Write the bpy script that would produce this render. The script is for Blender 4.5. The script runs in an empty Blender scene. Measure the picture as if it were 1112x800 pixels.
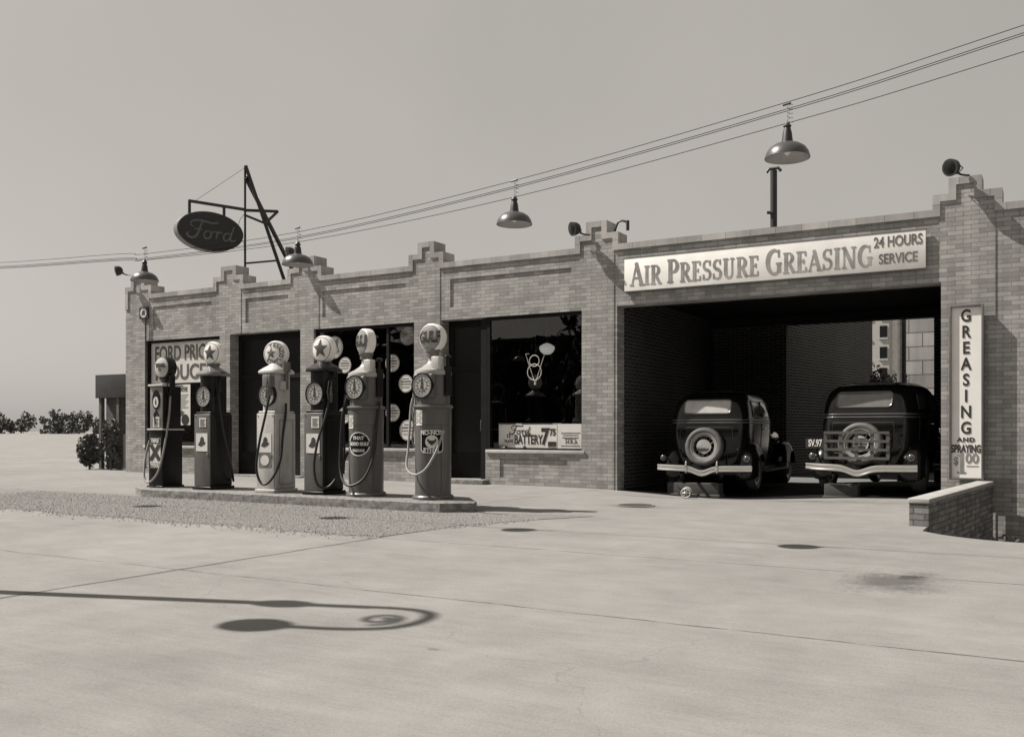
import bpy, bmesh, math, random
from mathutils import Vector, Matrix
R = math.radians
random.seed(7)
S = bpy.context.scene
C = S.collection

# ------------------------------------------------------------------ camera
cam = bpy.data.cameras.new("camera")
cam.sensor_width = 36.0; cam.sensor_fit = 'HORIZONTAL'
cam.lens = 36.0 * 992 / 1112
cam.shift_x = -45 / 1112; cam.shift_y = 66 / 1112
cam.clip_end = 2000
co = bpy.data.objects.new("camera", cam); C.objects.link(co)
co.location = (0, -14.75, 1.05); co.rotation_euler = (R(90), 0, R(28.74))
S.camera = co

# ------------------------------------------------------------------ sky and sun
SUN_AZ, SUN_EL = 17.4, 49.0            # light travels along +X, turned 17.4 deg towards +Y
TO_SUN = Vector((-math.cos(R(SUN_AZ)) * math.cos(R(SUN_EL)), -math.sin(R(SUN_AZ)) * math.cos(R(SUN_EL)), math.sin(R(SUN_EL))))
w = bpy.data.worlds.new("World"); S.world = w; w.use_nodes = True
nt = w.node_tree; nt.nodes.clear()
sky = nt.nodes.new('ShaderNodeTexSky'); sky.sky_type = 'NISHITA'; sky.sun_disc = False
sky.sun_elevation = R(SUN_EL); sky.sun_rotation = math.atan2(TO_SUN.x, TO_SUN.y) % (2 * math.pi)
sky.air_density = 1.0; sky.dust_density = 2.5; sky.ozone_density = 1.0
bw = nt.nodes.new('ShaderNodeRGBToBW')
# an orthochromatic plate: the sky comes out as one even warm grey
tint = nt.nodes.new('ShaderNodeMix'); tint.data_type = 'RGBA'; tint.blend_type = 'MULTIPLY'
tint.inputs[0].default_value = 1.0; tint.inputs[7].default_value = (1.0, 0.95, 0.878, 1)
bg = nt.nodes.new('ShaderNodeBackground'); bg.inputs[1].default_value = 0.121
out = nt.nodes.new('ShaderNodeOutputWorld')
pw = nt.nodes.new('ShaderNodeMath'); pw.operation = 'POWER'; pw.inputs[1].default_value = 0.28
gn = nt.nodes.new('ShaderNodeMath'); gn.operation = 'MULTIPLY'; gn.inputs[1].default_value = 1.80
nt.links.new(sky.outputs[0], bw.inputs[0]); nt.links.new(bw.outputs[0], pw.inputs[0])
hz = nt.nodes.new('ShaderNodeTexNoise'); hz.inputs['Scale'].default_value = 2.2; hz.inputs['Detail'].default_value = 5
tcw = nt.nodes.new('ShaderNodeTexCoord'); nt.links.new(tcw.outputs['Generated'], hz.inputs['Vector'])
hm = nt.nodes.new('ShaderNodeMapRange'); hm.inputs[1].default_value = 0.3; hm.inputs[2].default_value = 0.7; hm.inputs[3].default_value = 0.94; hm.inputs[4].default_value = 1.06
nt.links.new(hz.outputs['Fac'], hm.inputs[0])
hx = nt.nodes.new('ShaderNodeMath'); hx.operation = 'MULTIPLY'; nt.links.new(hm.outputs[0], hx.inputs[1])
nt.links.new(pw.outputs[0], gn.inputs[0]); nt.links.new(gn.outputs[0], hx.inputs[0]); nt.links.new(hx.outputs[0], tint.inputs[6])
nt.links.new(tint.outputs[2], bg.inputs[0]); nt.links.new(bg.outputs[0], out.inputs[0])
sl = bpy.data.lights.new("sun", 'SUN'); sl.energy = 5.0; sl.angle = R(0.4); sl.color = (1.0, 0.95, 0.885)
so = bpy.data.objects.new("sun", sl); C.objects.link(so)
so.rotation_euler = TO_SUN.to_track_quat('Z', 'Y').to_euler()
S.view_settings.view_transform = 'Standard'; S.view_settings.look = 'None'
S.view_settings.exposure = 0.66; S.view_settings.gamma = 1.0
try: S.view_settings.use_curve_mapping = False
except Exception: pass
S.render.engine = 'CYCLES'
S.cycles.max_bounces = 6

# ------------------------------------------------------------------ materials (a warm monochrome print)
def G(v): return (v, v * 0.972, v * 0.930, 1)
MATS = {}
def mat(name, v, rough=0.6, metal=0.0, var=0.12, scale=6.0, spec=0.5, coat=0.0, bump=0.0, dirt=0.0):
    if name in MATS: return MATS[name]
    m = bpy.data.materials.new(name); m.use_nodes = True
    t = m.node_tree; b = t.nodes['Principled BSDF']
    b.inputs['Roughness'].default_value = rough; b.inputs['Metallic'].default_value = metal
    b.inputs['Specular IOR Level'].default_value = spec
    if coat: b.inputs['Coat Weight'].default_value = coat; b.inputs['Coat Roughness'].default_value = 0.05
    tc = t.nodes.new('ShaderNodeTexCoord'); n = t.nodes.new('ShaderNodeTexNoise')
    n.inputs['Scale'].default_value = scale; n.inputs['Detail'].default_value = 6
    t.links.new(tc.outputs['Object'], n.inputs['Vector'])
    r = t.nodes.new('ShaderNodeValToRGB')
    r.color_ramp.elements[0].position = 0.3; r.color_ramp.elements[1].position = 0.7
    r.color_ramp.elements[0].color = G(v * (1 - var - dirt)); r.color_ramp.elements[1].color = G(min(1, v * (1 + var)))
    t.links.new(n.outputs['Fac'], r.inputs[0]); t.links.new(r.outputs[0], b.inputs['Base Color'])
    if bump:
        bp = t.nodes.new('ShaderNodeBump'); bp.inputs['Strength'].default_value = bump; bp.inputs['Distance'].default_value = 0.01
        n2 = t.nodes.new('ShaderNodeTexNoise'); n2.inputs['Scale'].default_value = scale * 8; n2.inputs['Detail'].default_value = 4
        t.links.new(tc.outputs['Object'], n2.inputs['Vector'])
        t.links.new(n2.outputs['Fac'], bp.inputs['Height']); t.links.new(bp.outputs['Normal'], b.inputs['Normal'])
    MATS[name] = m
    return m

class NT:                                     # tiny node helper
    def __init__(s, name):
        s.m = bpy.data.materials.new(name); s.m.use_nodes = True; s.t = s.m.node_tree
        s.b = s.t.nodes['Principled BSDF']
    def n(s, typ, **kw):
        o = s.t.nodes.new(typ)
        for k, v in kw.items(): setattr(o, k, v)
        return o
    def l(s, a, b): s.t.links.new(a, b)
    def val(s, x, sock):
        if isinstance(x, (int, float)): sock.default_value = x
        else: s.l(x, sock)
    def math(s, op, a, b=0.0, c=0.0, clamp=False):
        o = s.n('ShaderNodeMath', operation=op); o.use_clamp = clamp
        s.val(a, o.inputs[0]); s.val(b, o.inputs[1]); s.val(c, o.inputs[2])
        return o.outputs[0]
    def noise(s, vec, scale, detail=4, rough=0.5):
        o = s.n('ShaderNodeTexNoise'); o.inputs['Scale'].default_value = scale
        o.inputs['Detail'].default_value = detail; o.inputs['Roughness'].default_value = rough
        s.l(vec, o.inputs['Vector']); return o.outputs['Fac']
    def ramp(s, fac, a, b):
        o = s.n('ShaderNodeMapRange'); o.inputs[1].default_value = a; o.inputs[2].default_value = b
        s.l(fac, o.inputs[0]); return o.outputs[0]
    def mul(s, col, fac):
        o = s.n('ShaderNodeMix', data_type='RGBA', blend_type='MULTIPLY'); o.inputs[0].default_value = 1
        s.l(col, o.inputs[6]); s.l(fac, o.inputs[7]); return o.outputs[2]
    def mix(s, fac, a, b):
        o = s.n('ShaderNodeMix', data_type='RGBA'); s.val(fac, o.inputs[0])
        for x, k in ((a, 6), (b, 7)):
            if isinstance(x, tuple): o.inputs[k].default_value = x
            else: s.l(x, o.inputs[k])
        return o.outputs[2]

def brick(name, c1, c2, mortar, bw_=0.215, bh=0.0677, ms=0.006, bump=0.5, stain=0.16):
    k = NT(name)
    g = k.n('ShaderNodeNewGeometry'); sp = k.n('ShaderNodeSeparateXYZ'); k.l(g.outputs['Position'], sp.inputs[0])
    cb = k.n('ShaderNodeCombineXYZ')
    k.l(k.math('ADD', sp.outputs[0], sp.outputs[1]), cb.inputs[0]); k.l(sp.outputs[2], cb.inputs[1])
    # slight waviness of the hand-laid courses
    wv = k.n('ShaderNodeTexNoise'); wv.inputs['Scale'].default_value = 3.0; k.l(g.outputs['Position'], wv.inputs['Vector'])
    sc = k.n('ShaderNodeVectorMath', operation='MULTIPLY_ADD'); k.l(wv.outputs['Color'], sc.inputs[0])
    sc.inputs[1].default_value = (0.012, 0.006, 0); k.l(cb.outputs[0], sc.inputs[2])
    br = k.n('ShaderNodeTexBrick'); k.l(sc.outputs[0], br.inputs['Vector'])
    br.inputs['Color1'].default_value = G(c1); br.inputs['Color2'].default_value = G(c2); br.inputs['Mortar'].default_value = G(mortar)
    br.inputs['Scale'].default_value = 1; br.inputs['Mortar Size'].default_value = ms; br.inputs['Mortar Smooth'].default_value = 0.15
    br.inputs['Brick Width'].default_value = bw_; br.inputs['Row Height'].default_value = bh; br.inputs['Bias'].default_value = 0.0
    big = k.ramp(k.noise(g.outputs['Position'], 0.9, 6, 0.6), 0.3, 0.75)
    # rain streaks drawn out vertically
    st = k.n('ShaderNodeVectorMath', operation='MULTIPLY'); k.l(g.outputs['Position'], st.inputs[0]); st.inputs[1].default_value = (5, 5, 0.35)
    stn = k.ramp(k.noise(st.outputs[0], 1.0, 5, 0.6), 0.35, 0.7)
    fine = k.ramp(k.noise(g.outputs['Position'], 45, 3, 0.6), 0.2, 0.8)
    f = k.math('ADD', k.math('MULTIPLY', big, stain), k.math('MULTIPLY', stn, stain * 0.8))
    f = k.math('ADD', f, k.math('MULTIPLY', fine, 0.16)); f = k.math('ADD', f, 1.0 - stain * 0.9 - 0.08)
    cc = k.n('ShaderNodeCombineColor'); [k.l(f, cc.inputs[i]) for i in range(3)]
    k.l(k.mul(br.outputs['Color'], cc.outputs[0]), k.b.inputs['Base Color'])
    k.b.inputs['Roughness'].default_value = 0.85; k.b.inputs['Specular IOR Level'].default_value = 0.25
    bp = k.n('ShaderNodeBump'); bp.inputs['Strength'].default_value = bump; bp.inputs['Distance'].default_value = 0.006
    hgt = k.math('SUBTRACT', k.math('MULTIPLY', fine, 0.35), br.outputs['Fac'])
    k.l(hgt, bp.inputs['Height']); k.l(bp.outputs[0], k.b.inputs['Normal'])
    return k.m

def concrete_ground():
    k = NT('concrete_paving'); g = k.n('ShaderNodeNewGeometry'); P = g.outputs['Position']
    sp = k.n('ShaderNodeSeparateXYZ'); k.l(P, sp.inputs[0]); X, Y = sp.outputs[0], sp.outputs[1]
    big = k.ramp(k.noise(P, 0.35, 5, 0.55), 0.3, 0.72)
    mid = k.ramp(k.noise(P, 2.2, 6, 0.62), 0.3, 0.75)
    fine = k.ramp(k.noise(P, 60, 3, 0.65), 0.25, 0.8)
    grit = k.ramp(k.noise(P, 260, 2, 0.6), 0.3, 0.75)
    # broom and tyre streaks, drawn along the drive
    st = k.n('ShaderNodeMapping'); st.inputs['Rotation'].default_value = (0, 0, R(24)); st.inputs['Scale'].default_value = (0.9, 6.0, 1)
    k.l(P, st.inputs['Vector']); strk = k.ramp(k.noise(st.outputs[0], 1.0, 5, 0.6), 0.35, 0.75)
    st2 = k.n('ShaderNodeMapping'); st2.inputs['Rotation'].default_value = (0, 0, R(-12)); st2.inputs['Scale'].default_value = (1.1, 9.0, 1)
    k.l(P, st2.inputs['Vector']); scuff = k.ramp(k.noise(st2.outputs[0], 2.6, 9, 0.78), 0.45, 0.72)
    peb = k.n('ShaderNodeTexVoronoi'); peb.inputs['Scale'].default_value = 95; k.l(P, peb.inputs['Vector'])
    pit_ = k.ramp(peb.outputs['Distance'], 0.10, 0.32)                       # exposed grit and pin holes
    spk = k.n('ShaderNodeTexVoronoi'); spk.inputs['Scale'].default_value = 2.6; spk.inputs['Randomness'].default_value = 1.0; k.l(P, spk.inputs['Vector'])
    spot = k.math('MULTIPLY', k.math('LESS_THAN', spk.outputs['Distance'], k.math('MULTIPLY', k.ramp(k.noise(P, 1.7, 3), 0.5, 0.75), 0.055)), 0.45)
    v = k.math('MULTIPLY', big, 0.050)
    for x, a in ((mid, 0.050), (fine, 0.05), (grit, 0.06), (strk, 0.022), (scuff, -0.028), (pit_, 0.05)): v = k.math('ADD', v, k.math('MULTIPLY', x, a))
    v = k.math('ADD', v, 0.062)
    v = k.math('MULTIPLY', v, k.math('SUBTRACT', 1.0, spot))
    # hair cracks wandering across the slabs
    cw = k.n('ShaderNodeTexNoise'); cw.inputs['Scale'].default_value = 1.3; cw.inputs['Detail'].default_value = 6; k.l(P, cw.inputs['Vector'])
    cv = k.n('ShaderNodeVectorMath', operation='MULTIPLY_ADD'); k.l(cw.outputs['Color'], cv.inputs[0]); cv.inputs[1].default_value = (0.9, 0.9, 0); k.l(P, cv.inputs[2])
    vo = k.n('ShaderNodeTexVoronoi'); vo.feature = 'DISTANCE_TO_EDGE'; vo.inputs['Scale'].default_value = 0.28; k.l(cv.outputs[0], vo.inputs['Vector'])
    crk = k.math('MULTIPLY', k.math('LESS_THAN', vo.outputs['Distance'], 0.0011), k.math('GREATER_THAN', k.noise(P, 0.5, 3), 0.50))
    v = k.math('MULTIPLY', v, k.math('SUBTRACT', 1.0, k.math('MULTIPLY', crk, 0.13)))
    # trowelled joints between the slabs
    wob = k.math('MULTIPLY', k.math('SUBTRACT', k.noise(P, 1.4, 4), 0.5), 0.07)
    wid = k.math('MULTIPLY', k.ramp(k.noise(P, 3.1, 5, 0.7), 0.3, 0.7), 0.016)
    def line(coord, at, base, lo=None, axis=None, hi=None):
        d = k.math('ABSOLUTE', k.math('ADD', k.math('SUBTRACT', coord, at), wob))
        m = k.math('LESS_THAN', d, k.math('ADD', wid, base))
        if lo is not None: m = k.math('MULTIPLY', m, k.math('GREATER_THAN', axis, lo))
        if hi is not None: m = k.math('MULTIPLY', m, k.math('LESS_THAN', axis, hi))
        return m
    J = line(X, -5.75, 0.012, None, Y, -7.7)
    for m in (line(Y, -10.1, -0.001), line(Y, -7.8, 0.001, -5.75, X), line(X, -7.1, 0.003, -4.3, Y),
              line(X, 2.6, 0.006)):
        J = k.math('MAXIMUM', J, m)
    # worn patch of broken surface near the right edge, oil drips
    def blot(x, y, rx, ry, edge, amt):
        dx = k.math('DIVIDE', k.math('SUBTRACT', X, x), rx); dy = k.math('DIVIDE', k.math('SUBTRACT', Y, y), ry)
        d = k.math('SQRT', k.math('ADD', k.math('MULTIPLY', dx, dx), k.math('MULTIPLY', dy, dy)))
        d = k.math('ADD', d, k.math('ADD', k.math('MULTIPLY', k.math('SUBTRACT', k.noise(P, 3.3, 3, 0.6), 0.5), 1.6), k.math('MULTIPLY', k.math('SUBTRACT', k.noise(P, 28, 5, 0.75), 0.5), 1.9)))
        o = k.n('ShaderNodeMapRange'); o.inputs[1].default_value = 1.0; o.inputs[2].default_value = 1.0 - edge
        k.l(d, o.inputs[0]); return k.math('MULTIPLY', o.outputs[0], amt)
    D = blot(-0.98, -8.1, 0.42, 0.62, 0.85, 0.55)
    D = k.math('MAXIMUM', D, blot(-0.9, -7.85, 0.16, 0.18, 0.6, 0.72))
    D = k.math('MAXIMUM', D, blot(-5.0, -3.35, 0.5, 0.3, 0.7, 0.4))
    D = k.math('MAXIMUM', D, blot(-9.5, -5.0, 6.0, 0.9, 1.0, 0.16))
    for a in ((-5.0, -3.2, 0.8, 0.35, 0.9, 0.22), (-3.2, -1.0, 1.6, 0.5, 0.9, 0.35), (-5.2, -1.1, 1.4, 0.45, 0.9, 0.3), (-2.6, -11.2, .05, .03, .5, .3)):
        D = k.math('MAXIMUM', D, blot(*a))
    v = k.math('MULTIPLY', v, k.math('SUBTRACT', 1.0, D))
    v = k.math('MULTIPLY', v, k.math('SUBTRACT', 1.0, k.math('MULTIPLY', J, 0.62)))
    cc = k.n('ShaderNodeCombineColor')
    for i, f in enumerate((1, .972, .930)): k.l(k.math('MULTIPLY', v, f), cc.inputs[i])
    k.l(cc.outputs[0], k.b.inputs['Base Color']); k.b.inputs['Roughness'].default_value = 0.9; k.b.inputs['Specular IOR Level'].default_value = 0.2
    bp = k.n('ShaderNodeBump'); bp.inputs['Strength'].default_value = 0.35; bp.inputs['Distance'].default_value = 0.006
    k.l(k.math('SUBTRACT', k.math('ADD', k.math('MULTIPLY', fine, .5), k.math('MULTIPLY', grit, .5)), J), bp.inputs['Height'])
    k.l(bp.outputs[0], k.b.inputs['Normal'])
    return k.m

def glass(name, tintv=0.985):
    k = NT(name); t = k.t; t.nodes.remove(k.b)
    o = t.nodes['Material Output']
    a = k.n('ShaderNodeBsdfTransparent'); a.inputs[0].default_value = (tintv, tintv, tintv, 1)
    b = k.n('ShaderNodeBsdfGlossy'); b.inputs['Roughness'].default_value = 0.005; b.inputs[0].default_value = G(0.95)
    gg = k.n('ShaderNodeNewGeometry'); dt = k.n('ShaderNodeVectorMath', operation='DOT_PRODUCT')
    k.l(gg.outputs['Normal'], dt.inputs[0]); k.l(gg.outputs['Incoming'], dt.inputs[1])
    c_ = k.math('SUBTRACT', 1.0, k.math('ABSOLUTE', dt.outputs['Value']))
    f = k.math('ADD', 0.042, k.math('MULTIPLY', 0.22, k.math('POWER', c_, 5.0)))     # both faces of a thin pane, whichever side it is seen from
    mx = k.n('ShaderNodeMixShader'); k.l(f, mx.inputs[0]); k.l(a.outputs[0], mx.inputs[1]); k.l(b.outputs[0], mx.inputs[2])
    k.l(mx.outputs[0], o.inputs[0]); return k.m

def emis(name, v, e):
    k = NT(name); k.b.inputs['Base Color'].default_value = G(v); k.b.inputs['Emission Color'].default_value = G(1); k.b.inputs['Emission Strength'].default_value = e
    return k.m

BRICK = brick('buff_face_brick', 0.245, 0.39, 0.19, ms=0.0048, bump=0.5, stain=0.30)
COPE = brick('glazed_coping_tile', 0.29, 0.42, 0.16, bw_=0.42, bh=0.4, ms=0.004, bump=0.2, stain=0.34)
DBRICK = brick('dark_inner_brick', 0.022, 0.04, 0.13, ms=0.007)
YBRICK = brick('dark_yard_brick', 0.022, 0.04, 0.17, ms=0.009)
STONE = brick('rubble_stone', 0.33, 0.50, 0.15, bw_=0.62, bh=0.34, ms=0.012, bump=1.0, stain=0.35)
LOWB = brick('low_wall_brick', 0.12, 0.27, 0.11, ms=0.008, bump=1.0, stain=0.6)
CONC = concrete_ground()
KERB = mat('kerb_concrete', 0.19, 0.95, var=0.42, scale=16, bump=1.0)
GRAV = mat('gravel_bed', 0.205, 0.95, var=0.35, scale=55, bump=1.0)
PEB = mat('gravel_stone', 0.215, 0.9, var=0.3, scale=20)
SILL = mat('sill_stone', 0.42, 0.8, var=0.12, scale=8)
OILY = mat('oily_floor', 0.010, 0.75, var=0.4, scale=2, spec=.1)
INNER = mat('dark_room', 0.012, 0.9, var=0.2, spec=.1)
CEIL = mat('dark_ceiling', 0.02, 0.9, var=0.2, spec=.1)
ROOF = mat('tar_roof', 0.06, 0.9)
FRAME = mat('dark_paint', 0.010, 0.7, var=0.25, spec=.15)
GLASS = glass('shop_glass')
IRON = mat('black_iron', 0.020, 0.5, var=0.3)
STEEL = mat('grey_steel', 0.16, 0.45, 0.6)
WIRE = mat('wire_black', 0.012, 1.0, spec=0.0)
CHROME = mat('chrome', 0.72, 0.16, 1.0, var=0.05)
WHITE = mat('white_enamel', 0.78, 0.35, var=0.05)
CREAM = mat('cream_paper', 0.80, 0.8, var=0.07, scale=3)
INK = mat('black_ink', 0.03, 0.6)
GINK = mat('grey_ink', 0.13, 0.6, var=0.35, scale=5)
MINK = mat('mid_ink', 0.22, 0.6, var=0.2)
BLACKP = mat('car_black', 0.006, 0.16, var=0.1, spec=0.45)
ROOFTOP = mat('car_roof_fabric', 0.02, 0.55)
RUBBER = mat('tyre_rubber', 0.085, 0.55, var=.25, scale=14)
HOSE = mat('hose_black', 0.010, 0.5)
HOSEL = mat('hose_grey', 0.27, 0.6)
def enamel(name, v, rough):
    k = NT(name); tc = k.n('ShaderNodeTexCoord'); O = tc.outputs['Object']
    mp = k.n('ShaderNodeMapping'); mp.inputs['Scale'].default_value = (14, 14, 1.6); k.l(O, mp.inputs['Vector'])
    run = k.ramp(k.noise(mp.outputs[0], 1.0, 5, 0.65), 0.45, 0.78); blot_ = k.ramp(k.noise(O, 5, 5, 0.6), 0.35, 0.7)
    chip = k.math('GREATER_THAN', k.noise(O, 26, 4, 0.6), 0.735)
    f = k.math('SUBTRACT', 1.12, k.math('ADD', k.math('MULTIPLY', run, 0.30), k.math('MULTIPLY', blot_, 0.18)))
    f = k.math('MULTIPLY', f, v)
    cc = k.n('ShaderNodeCombineColor')
    for i, q in enumerate((1, .972, .930)): k.l(k.math('MULTIPLY', f, q), cc.inputs[i])
    k.l(k.mix(chip, cc.outputs[0], G(v * .35 + .015)), k.b.inputs['Base Color'])
    k.l(k.math('ADD', rough, k.math('MULTIPLY', blot_, 0.22)), k.b.inputs['Roughness'])
    bp = k.n('ShaderNodeBump'); bp.inputs['Strength'].default_value = 0.25; bp.inputs['Distance'].default_value = 0.02
    k.l(k.noise(O, 3.5, 2), bp.inputs['Height']); k.l(bp.outputs[0], k.b.inputs['Normal'])
    return k.m
PGREY = enamel('pump_grey', 0.095, 0.26)
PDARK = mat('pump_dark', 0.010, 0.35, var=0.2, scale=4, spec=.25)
PMID = enamel('pump_front_lit', 0.10, 0.28)
PLIGHT = enamel('pump_pale', 0.46, 0.3)
ENAM = mat('enamel_plate', 0.62, 0.4, var=0.08)
OPAL = mat('opal_glass', 0.72, 0.3, var=0.04)
GGREY = mat('globe_grey', 0.24, 0.3, var=0.1)
SIGNW = mat('sign_white', 0.82, 0.7, var=0.06, scale=2.5, dirt=0.04)
LEAF = mat('leaf', 0.07, 0.7, var=0.45, scale=3)
LEAF2 = mat('leaf_dark', 0.035, 0.7, var=0.4, scale=3)
BARK = mat('bark', 0.08, 0.9)
SOIL = mat('soil', 0.07, 0.95, var=0.5, scale=10, bump=1)
WOOD = mat('weathered_wood', 0.09, 0.85, var=0.3, scale=8)
BLOCK = mat('squared_timber', 0.06, 0.85, var=0.2, scale=8)
HOUSE = mat('house_stucco', 0.36, 0.9, var=0.08)
DARKWIN = mat('dark_window', 0.008, 0.25, spec=.3)
CARGLASS = mat('car_glass', 0.07, 0.07, var=0.1, spec=0.9)

# ------------------------------------------------------------------ mesh helpers
class MB:
    def __init__(s): s.v = []; s.f = []
    def add(s, vs, fs):
        o = len(s.v); s.v += [tuple(p) for p in vs]; s.f += [tuple(o + i for i in f) for f in fs]; return s
    def box(s, x0, x1, y0, y1, z0, z1):
        return s.add([(x, y, z) for x in (x0, x1) for y in (y0, y1) for z in (z0, z1)],
                     [(0, 1, 3, 2), (4, 6, 7, 5), (0, 4, 5, 1), (2, 3, 7, 6), (0, 2, 6, 4), (1, 5, 7, 3)])
    def bar(s, a, b, w=0.05, h=None):                       # square bar from a to b
        a, b = Vector(a), Vector(b); h = h or w; d = (b - a).normalized()
        u = d.cross(Vector((0, 0, 1)));  u = u if u.length > 1e-3 else Vector((1, 0, 0)); u.normalize(); q = u.cross(d).normalized()
        return s.add([p + u * i * w / 2 + q * j * h / 2 for p in (a, b) for i, j in ((-1, -1), (1, -1), (1, 1), (-1, 1))],
                     [(0, 3, 2, 1), (4, 5, 6, 7), (0, 1, 5, 4), (1, 2, 6, 5), (2, 3, 7, 6), (3, 0, 4, 7)])
    def tube(s, pts, r, n=10, closed=False, caps=True):
        pts = [Vector(p) for p in pts]; N = len(pts); rs = r if isinstance(r, (list, tuple)) else [r] * N
        vs, fs = [], []; prev = None
        for i, p in enumerate(pts):
            if closed: d = (pts[(i + 1) % N] - pts[i - 1])
            else: d = pts[min(i + 1, N - 1)] - pts[max(i - 1, 0)]
            d.normalize()
            if prev is None:
                u = d.cross(Vector((0, 0, 1))); u = u if u.length > 1e-2 else d.cross(Vector((0, 1, 0)))
            else: u = prev - d * prev.dot(d)
            u.normalize(); prev = u; q = d.cross(u)
            vs += [p + (u * math.cos(2 * math.pi * k / n) + q * math.sin(2 * math.pi * k / n)) * rs[i] for k in range(n)]
        for i in range(N if closed else N - 1):
            j = (i + 1) % N
            fs += [(i * n + k, i * n + (k + 1) % n, j * n + (k + 1) % n, j * n + k) for k in range(n)]
        if caps and not closed: fs += [tuple(range(n - 1, -1, -1)), tuple((N - 1) * n + k for k in range(n))]
        return s.add(vs, fs)
    def lathe(s, prof, c=(0, 0, 0), axis='z', n=32, caps=True):      # prof: list of (r, h)
        vs, fs = [], []; c = Vector(c)
        for r, h in prof:
            for k in range(n):
                a = 2 * math.pi * k / n; x, y = r * math.cos(a), r * math.sin(a)
                vs.append(c + (Vector((x, y, h)) if axis == 'z' else Vector((x, h, -y)) if axis == 'y' else Vector((h, x, y))))
        for i in range(len(prof) - 1):
            fs += [(i * n + k, i * n + (k + 1) % n, (i + 1) * n + (k + 1) % n, (i + 1) * n + k) for k in range(n)]
        if caps:
            if prof[0][0] > 1e-4: fs.append(tuple(range(n - 1, -1, -1)))
            if prof[-1][0] > 1e-4: fs.append(tuple((len(prof) - 1) * n + k for k in range(n)))
        return s.add(vs, fs)
    def prism(s, poly, y0, y1):                              # outline in x,z pulled along y
        n = len(poly)
        return s.add([(x, y0, z) for x, z in poly] + [(x, y1, z) for x, z in poly],
                     [tuple(range(n)), tuple(range(2 * n - 1, n - 1, -1))] + [(i, i + n, (i + 1) % n + n, (i + 1) % n) for i in range(n)])
    def grid(s, rows):
        m = len(rows[0]); o = [p for r in rows for p in r]
        return s.add(o, [(i * m + j, i * m + j + 1, (i + 1) * m + j + 1, (i + 1) * m + j) for i in range(len(rows) - 1) for j in range(m - 1)])
    def xf(s, fn): s.v = [tuple(fn(Vector(p))) for p in s.v]; return s
    def move(s, x=0, y=0, z=0): return s.xf(lambda p: p + Vector((x, y, z)))
    def rotz(s, a): M = Matrix.Rotation(a, 3, 'Z'); return s.xf(lambda p: M @ p)
    def build(s, name, m, parent=None, smooth=False, bevel=0.0, sub=0, fixn=True):
        me = bpy.data.meshes.new(name); me.from_pydata(s.v, [], s.f); me.materials.append(m)
        if fixn:
            b = bmesh.new(); b.from_mesh(me); bmesh.ops.recalc_face_normals(b, faces=b.faces); b.to_mesh(me); b.free()
        if bevel:
            b = bmesh.new(); b.from_mesh(me)
            ed = [e for e in b.edges if len(e.link_faces) == 2 and e.calc_face_angle(0) > 0.6]
            bmesh.ops.bevel(b, geom=ed, offset=bevel, segments=3, profile=0.5, affect='EDGES', clamp_overlap=True); b.to_mesh(me); b.free()
        if smooth or bevel:
            me.polygons.foreach_set('use_smooth', [True] * len(me.polygons))
            try: me.set_sharp_from_angle(angle=R(38))
            except Exception: pass
        o = bpy.data.objects.new(name, me); C.objects.link(o)
        if parent: o.parent = parent
        return o

def tag(o, label, cat, group=None):
    o['label'] = label; o['category'] = cat
    if group: o['group'] = group
    return o
def thing(name, label, cat, loc=(0, 0, 0), rz=0, group=None):
    o = bpy.data.objects.new(name, None); C.objects.link(o); o.empty_display_size = 0.2
    o.location = loc; o.rotation_euler = (0, 0, rz); return tag(o, label, cat, group)
def setting(o, kind='structure'): o['kind'] = kind; return o
def dup(root, loc, rz, label, group):
    r = root.copy(); C.objects.link(r); r.location = loc; r.rotation_euler = (0, 0, rz); tag(r, label, root['category'], group)
    for ch in list(root.children):
        c = ch.copy(); C.objects.link(c); c.parent = r
        for g in ch.children:
            d = g.copy(); C.objects.link(d); d.parent = c
    return r
def spline(pts, n=8):
    P = [Vector(p) for p in pts]; P = [P[0] * 2 - P[1]] + P + [P[-1] * 2 - P[-2]]; out = []
    for i in range(1, len(P) - 2):
        for k in range(n):
            t = k / n; a, b, c, d = P[i - 1:i + 3]
            out.append(0.5 * ((2 * b) + (c - a) * t + (2 * a - 5 * b + 4 * c - d) * t * t + (3 * b - a - 3 * c + d) * t ** 3))
    return out + [P[-2]]

def text(body, size, bold=0.0, sx=1.0, align='CENTER', depth=0.004, spacing=1.0):
    """a line of lettering as an MB in the x,z plane, front towards -y, centred on its height"""
    cu = bpy.data.curves.new('t', 'FONT'); cu.body = body; cu.size = size; cu.offset = bold; cu.align_x = align; cu.align_y = 'CENTER'
    cu.extrude = depth / 2; cu.space_character = spacing; cu.resolution_u = 4
    ob = bpy.data.objects.new('t', cu); C.objects.link(ob)
    dg = bpy.context.evaluated_depsgraph_get(); me = bpy.data.meshes.new_from_object(ob.evaluated_get(dg))
    mb = MB(); mb.add([(p.co.x * sx, -p.co.z, p.co.y) for p in me.vertices], [tuple(p.vertices) for p in me.polygons])
    bpy.data.objects.remove(ob); bpy.data.curves.remove(cu); bpy.data.meshes.remove(me)
    return mb
def join(*ms):
    o = MB()
    for m in ms: o.add(m.v, m.f)
    return o

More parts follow.
